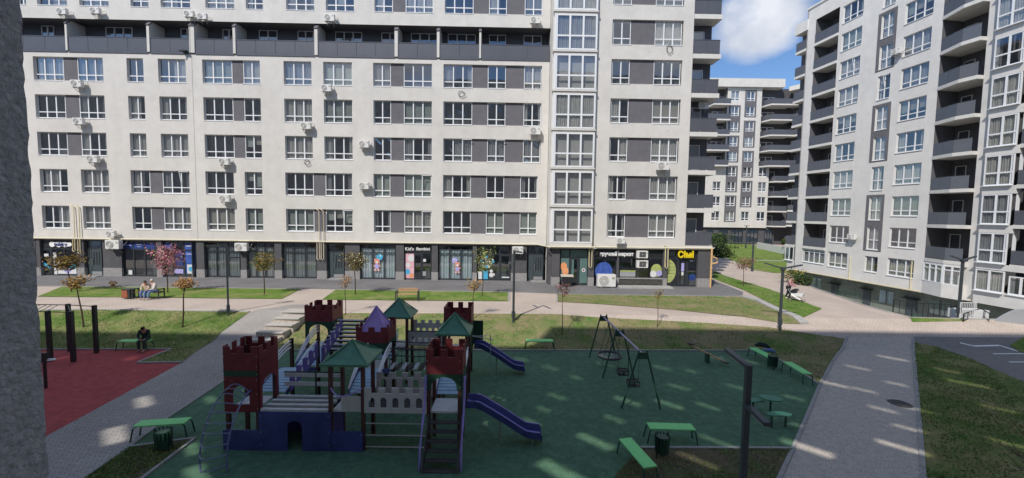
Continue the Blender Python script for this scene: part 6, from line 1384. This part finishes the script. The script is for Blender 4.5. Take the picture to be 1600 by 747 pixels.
# ------------------------------------------------------------------ railings and things by the sunken yard
def railing(pts, lb, hgt=1.0, key='greyc', step=.14, y=0, name='railing'):
    pts = [G(*p) if len(p) == 2 else Vector(p) for p in pts]; m = MB(); o0 = pts[0]; r = thing(name, lb, 'railing', o0)
    for a, b in zip(pts[:-1], pts[1:]):
        a = a-o0; b = b-o0; n_ = max(1, int((b-a).length/step)); m.bar(a+Vector((0, 0, hgt)), b+Vector((0, 0, hgt)), .05, .04); m.bar(a+Vector((0, 0, .1)), b+Vector((0, 0, .1)), .03, .03)
        for k in range(n_+1): c_ = a.lerp(b, k/n_); q = .022 if k % 8 else .045; m.box(c_.x-q/2, c_.x+q/2, c_.y-q/2, c_.y+q/2, c_.z+0, c_.z+hgt)
    m.build('bars', M[key], r, local=True); return r
railing([(1395, 489.5), (1424, 496.5), (1484, 498.5)], 'dark green steel railing along the edge of the sunken yard', .9, 'black', .3)
railing([(1499, 498.5), (1524, 499)], 'pale upright-bar railing right of the twin-arm lamp at the yard', 1.0, 'offwhite', .1)
railing([(1505, 503), (1532, 494), (1545, 503)], 'thin dark handrail of the ramp by the yard', .5, 'black', .6)
g = G(1540, 501); m = MB(); m.prism([(-.9, 0, 0), (.9, 0, 0), (.9, .7, 0), (-.9, .7, 0)], (0, 0, .55)); o = m.build('covered_crate', M['offwhite']); o.location = (g.x, g.y+.6, -.1); tag(o, 'white covered box behind the handrail at the yard', 'box')
g = G(1553, 500); m = MB(); m.prism([(-.36, 0, .2), (.3, 0, .2), (.34, .4, .26), (-.3, .4, .26)], (0, 0, .22)); o = m.build('plastic_tub', M['teal']); o.location = (g.x, g.y+.5, -.02); tag(o, 'turquoise plastic tub lying on the white box at the yard', 'tub')
a, b = G(1556, 502), G(1578, 504); m = MB(); n_ = 10; P = [(0, 0, -.2)]+[(2.2*k/n_, 0, .78*sin(min(1, (k/n_)*1.7)*pi/2) if k < 6 else .78*(1-((k-6)/4)**1.5*.9)) for k in range(n_+1)]+[(2.2, 0, -.2)]
m.prism(P, (0, .14, 0)); o = m.build('ramp_wall', M['greyc']); o.location = (a.x, a.y, 0); o.rotation_euler = (0, 0, -.25); tag(o, 'grey curved concrete side wall of the ramp at the right edge', 'wall')
g = G(1488, 500); m = MB(); m.box(-.8, .5, 0, .8, -2.2, -.5); m.prism([(-.9, -.1, -.5), (.6, -.1, -.5), (.5, .9, -.3), (-.8, .9, -.3)], (0, 0, .08), 1); o = m.build('yard_shed', [M['teal'], M['dkgreen']]); o.location = (g.x+.8, g.y+2.2, -.25); tag(o, 'teal green shed in the sunken yard behind the lamp', 'shed')
g = G(1308, 462); railing([(g.x+.3, g.y+.4, 0), (g.x+1.2, g.y-.6, 0)], 'short weathered trellis at the rim of the sunken yard', .4, 'dkgreen', .25, name='trellis')
# bolts of the castle panels
m = MB(); rb_ = random.Random(4)
for x0_, z_s in ((-8.18, (1.3, 1.75, 2.2, 2.36, 2.6, 2.9)), (-7.25, (1.3, 1.75, 2.2, 2.36, 2.6, 2.9)), (-2.41, (2.05, 2.3, 2.55, 2.85)), (-1.47, (2.05, 2.3, 2.55, 2.85)), (-7.15, (.2, .6, 1.1)), (-5.22, (.2, .6, 1.1)), (-4.3, (.1, .55)), (-4.16, (1.3, 1.7)), (-2.5, (1.3, 1.7))):
    for z in z_s: m.tube([(x0_, 11.735 if z < 1.25 and z_s[0] < 1 else 11.77, z), (x0_, 11.72 if z < 1.25 and z_s[0] < 1 else 11.76, z)], .014, 6)
fin(m, 'bolt_heads', 'metal'); kids(PS)[-1]['kind'] = 'stuff'
# ------------------------------------------------------------------ grass blades on the lawns
def inpoly(x, y, P):
    c = False; n_ = len(P); j_ = n_-1
    for i in range(n_):
        if (P[i].y > y) != (P[j_].y > y) and x < (P[j_].x-P[i].x)*(y-P[i].y)/(P[j_].y-P[i].y)+P[i].x: c = not c
        j_ = i
    return c
rg = random.Random(12)
def blades(P, n_, hgt, name, m1, m2, zo=.028):
    P = [Vector(p) for p in P]; xs = [p.x for p in P]; ys = [p.y for p in P]; x0, x1, y0, y1 = max(min(xs), -26), min(max(xs), 34), max(min(ys), 3), max(ys); v, f, mi = [], [], []; c_ = 0; tr_ = 0
    while c_ < n_ and tr_ < n_*6:
        tr_ += 1; x = rg.uniform(x0, x1); y = rg.uniform(y0, y1)
        if not inpoly(x, y, P): continue
        d = noise.noise(Vector((x*.8, y*.8, 0)))
        if d < -.15 and rg.random() < .8: continue
        z = hz(y)+zo; h_ = hgt*rg.uniform(.5, 1.3); a = rg.random()*6.28; w_ = .014+.008*rg.random(); i = len(v); ox, oy = rg.gauss(0, .03), rg.gauss(0, .03)
        v += [(x-cos(a)*w_, y-sin(a)*w_, z), (x+cos(a)*w_, y+sin(a)*w_, z), (x+ox, y+oy, z+h_)]; f.append((i, i+1, i+2)); mi.append(1 if rg.random() < .35+.5*noise.noise(Vector((x*.5, y*.5, 4))) else 0); c_ += 1
    me = bpy.data.meshes.new(name); me.from_pydata(v, [], f); me.materials.append(m1); me.materials.append(m2); me.polygons.foreach_set('material_index', mi); o = bpy.data.objects.new(name, me); COL.objects.link(o); o['kind'] = 'stuff'; return o
gb1 = mat('grass_blade_green', (.12, .22, .05), .8, .3, 3); gb2 = mat('grass_blade_straw', (.26, .25, .10), .8, .3, 3)
tag(blades(LM, 15000, .055, 'grass', gb1, gb2), 'worn grass on the bank behind the playground'); tag(blades(L2, 9000, .05, 'grass', gb1, gb2), 'grass on the left lawn with thin trees'); tag(blades(LH, 16000, .06, 'grass', gb1, gb2), 'grass right of the speckled path')
tag(blades(LN, 3500, .05, 'grass', gb1, gb2), 'worn grass at the bottom right of the playground'); tag(blades(LG, 3500, .05, 'grass', gb1, gb2), 'grass wedge at the left bench'); tag(blades(LC, 6000, .06, 'grass', gb1, gb2), 'rough grass in front of the market'); tag(blades(LD, 5000, .06, 'grass', gb1, gb1), 'fresh grass strip at the building corner')
# fallen leaves and litter on the rubber and the paths
v, f = [], []; rl = random.Random(8)
for i in range(420):
    x = rl.uniform(-15, 9); y = rl.uniform(6, 20.5); a = rl.random()*6.28; s_ = rl.uniform(.008, .022); z = LOW+.022; k = len(v)
    v += [(x+cos(a+q*pi/2)*s_*(1 if q % 2 else .55), y+sin(a+q*pi/2)*s_*(1 if q % 2 else .55), z+.004*(q % 2)) for q in range(4)]; f.append((k, k+1, k+2, k+3))
me = bpy.data.meshes.new('leaf_litter'); me.from_pydata(v, [], f); me.materials.append(M['leaf_w']); o = bpy.data.objects.new('leaf_litter', me); COL.objects.link(o); tag(o, 'tiny fallen leaves scattered over the rubber', kind='stuff')

# counter with a pale top outside the green glazed shop
u_ = FM.L(885, 430, YC)[0]; r = thing('shop_counter', 'small black counter with pale top in front of the green glazed shop', 'counter', W3(FM, u_, YC-.25, 0), FM.a)
m = MB(); m.box(-.4, .4, -.25, .2, .05, .82); m.build('base', M['black'], r, local=True); m = MB(); m.box(-.5, .5, -.32, .25, .83, .95); m.build('top', mat('counter_top', (.62, .56, .48), .6), r, local=True)
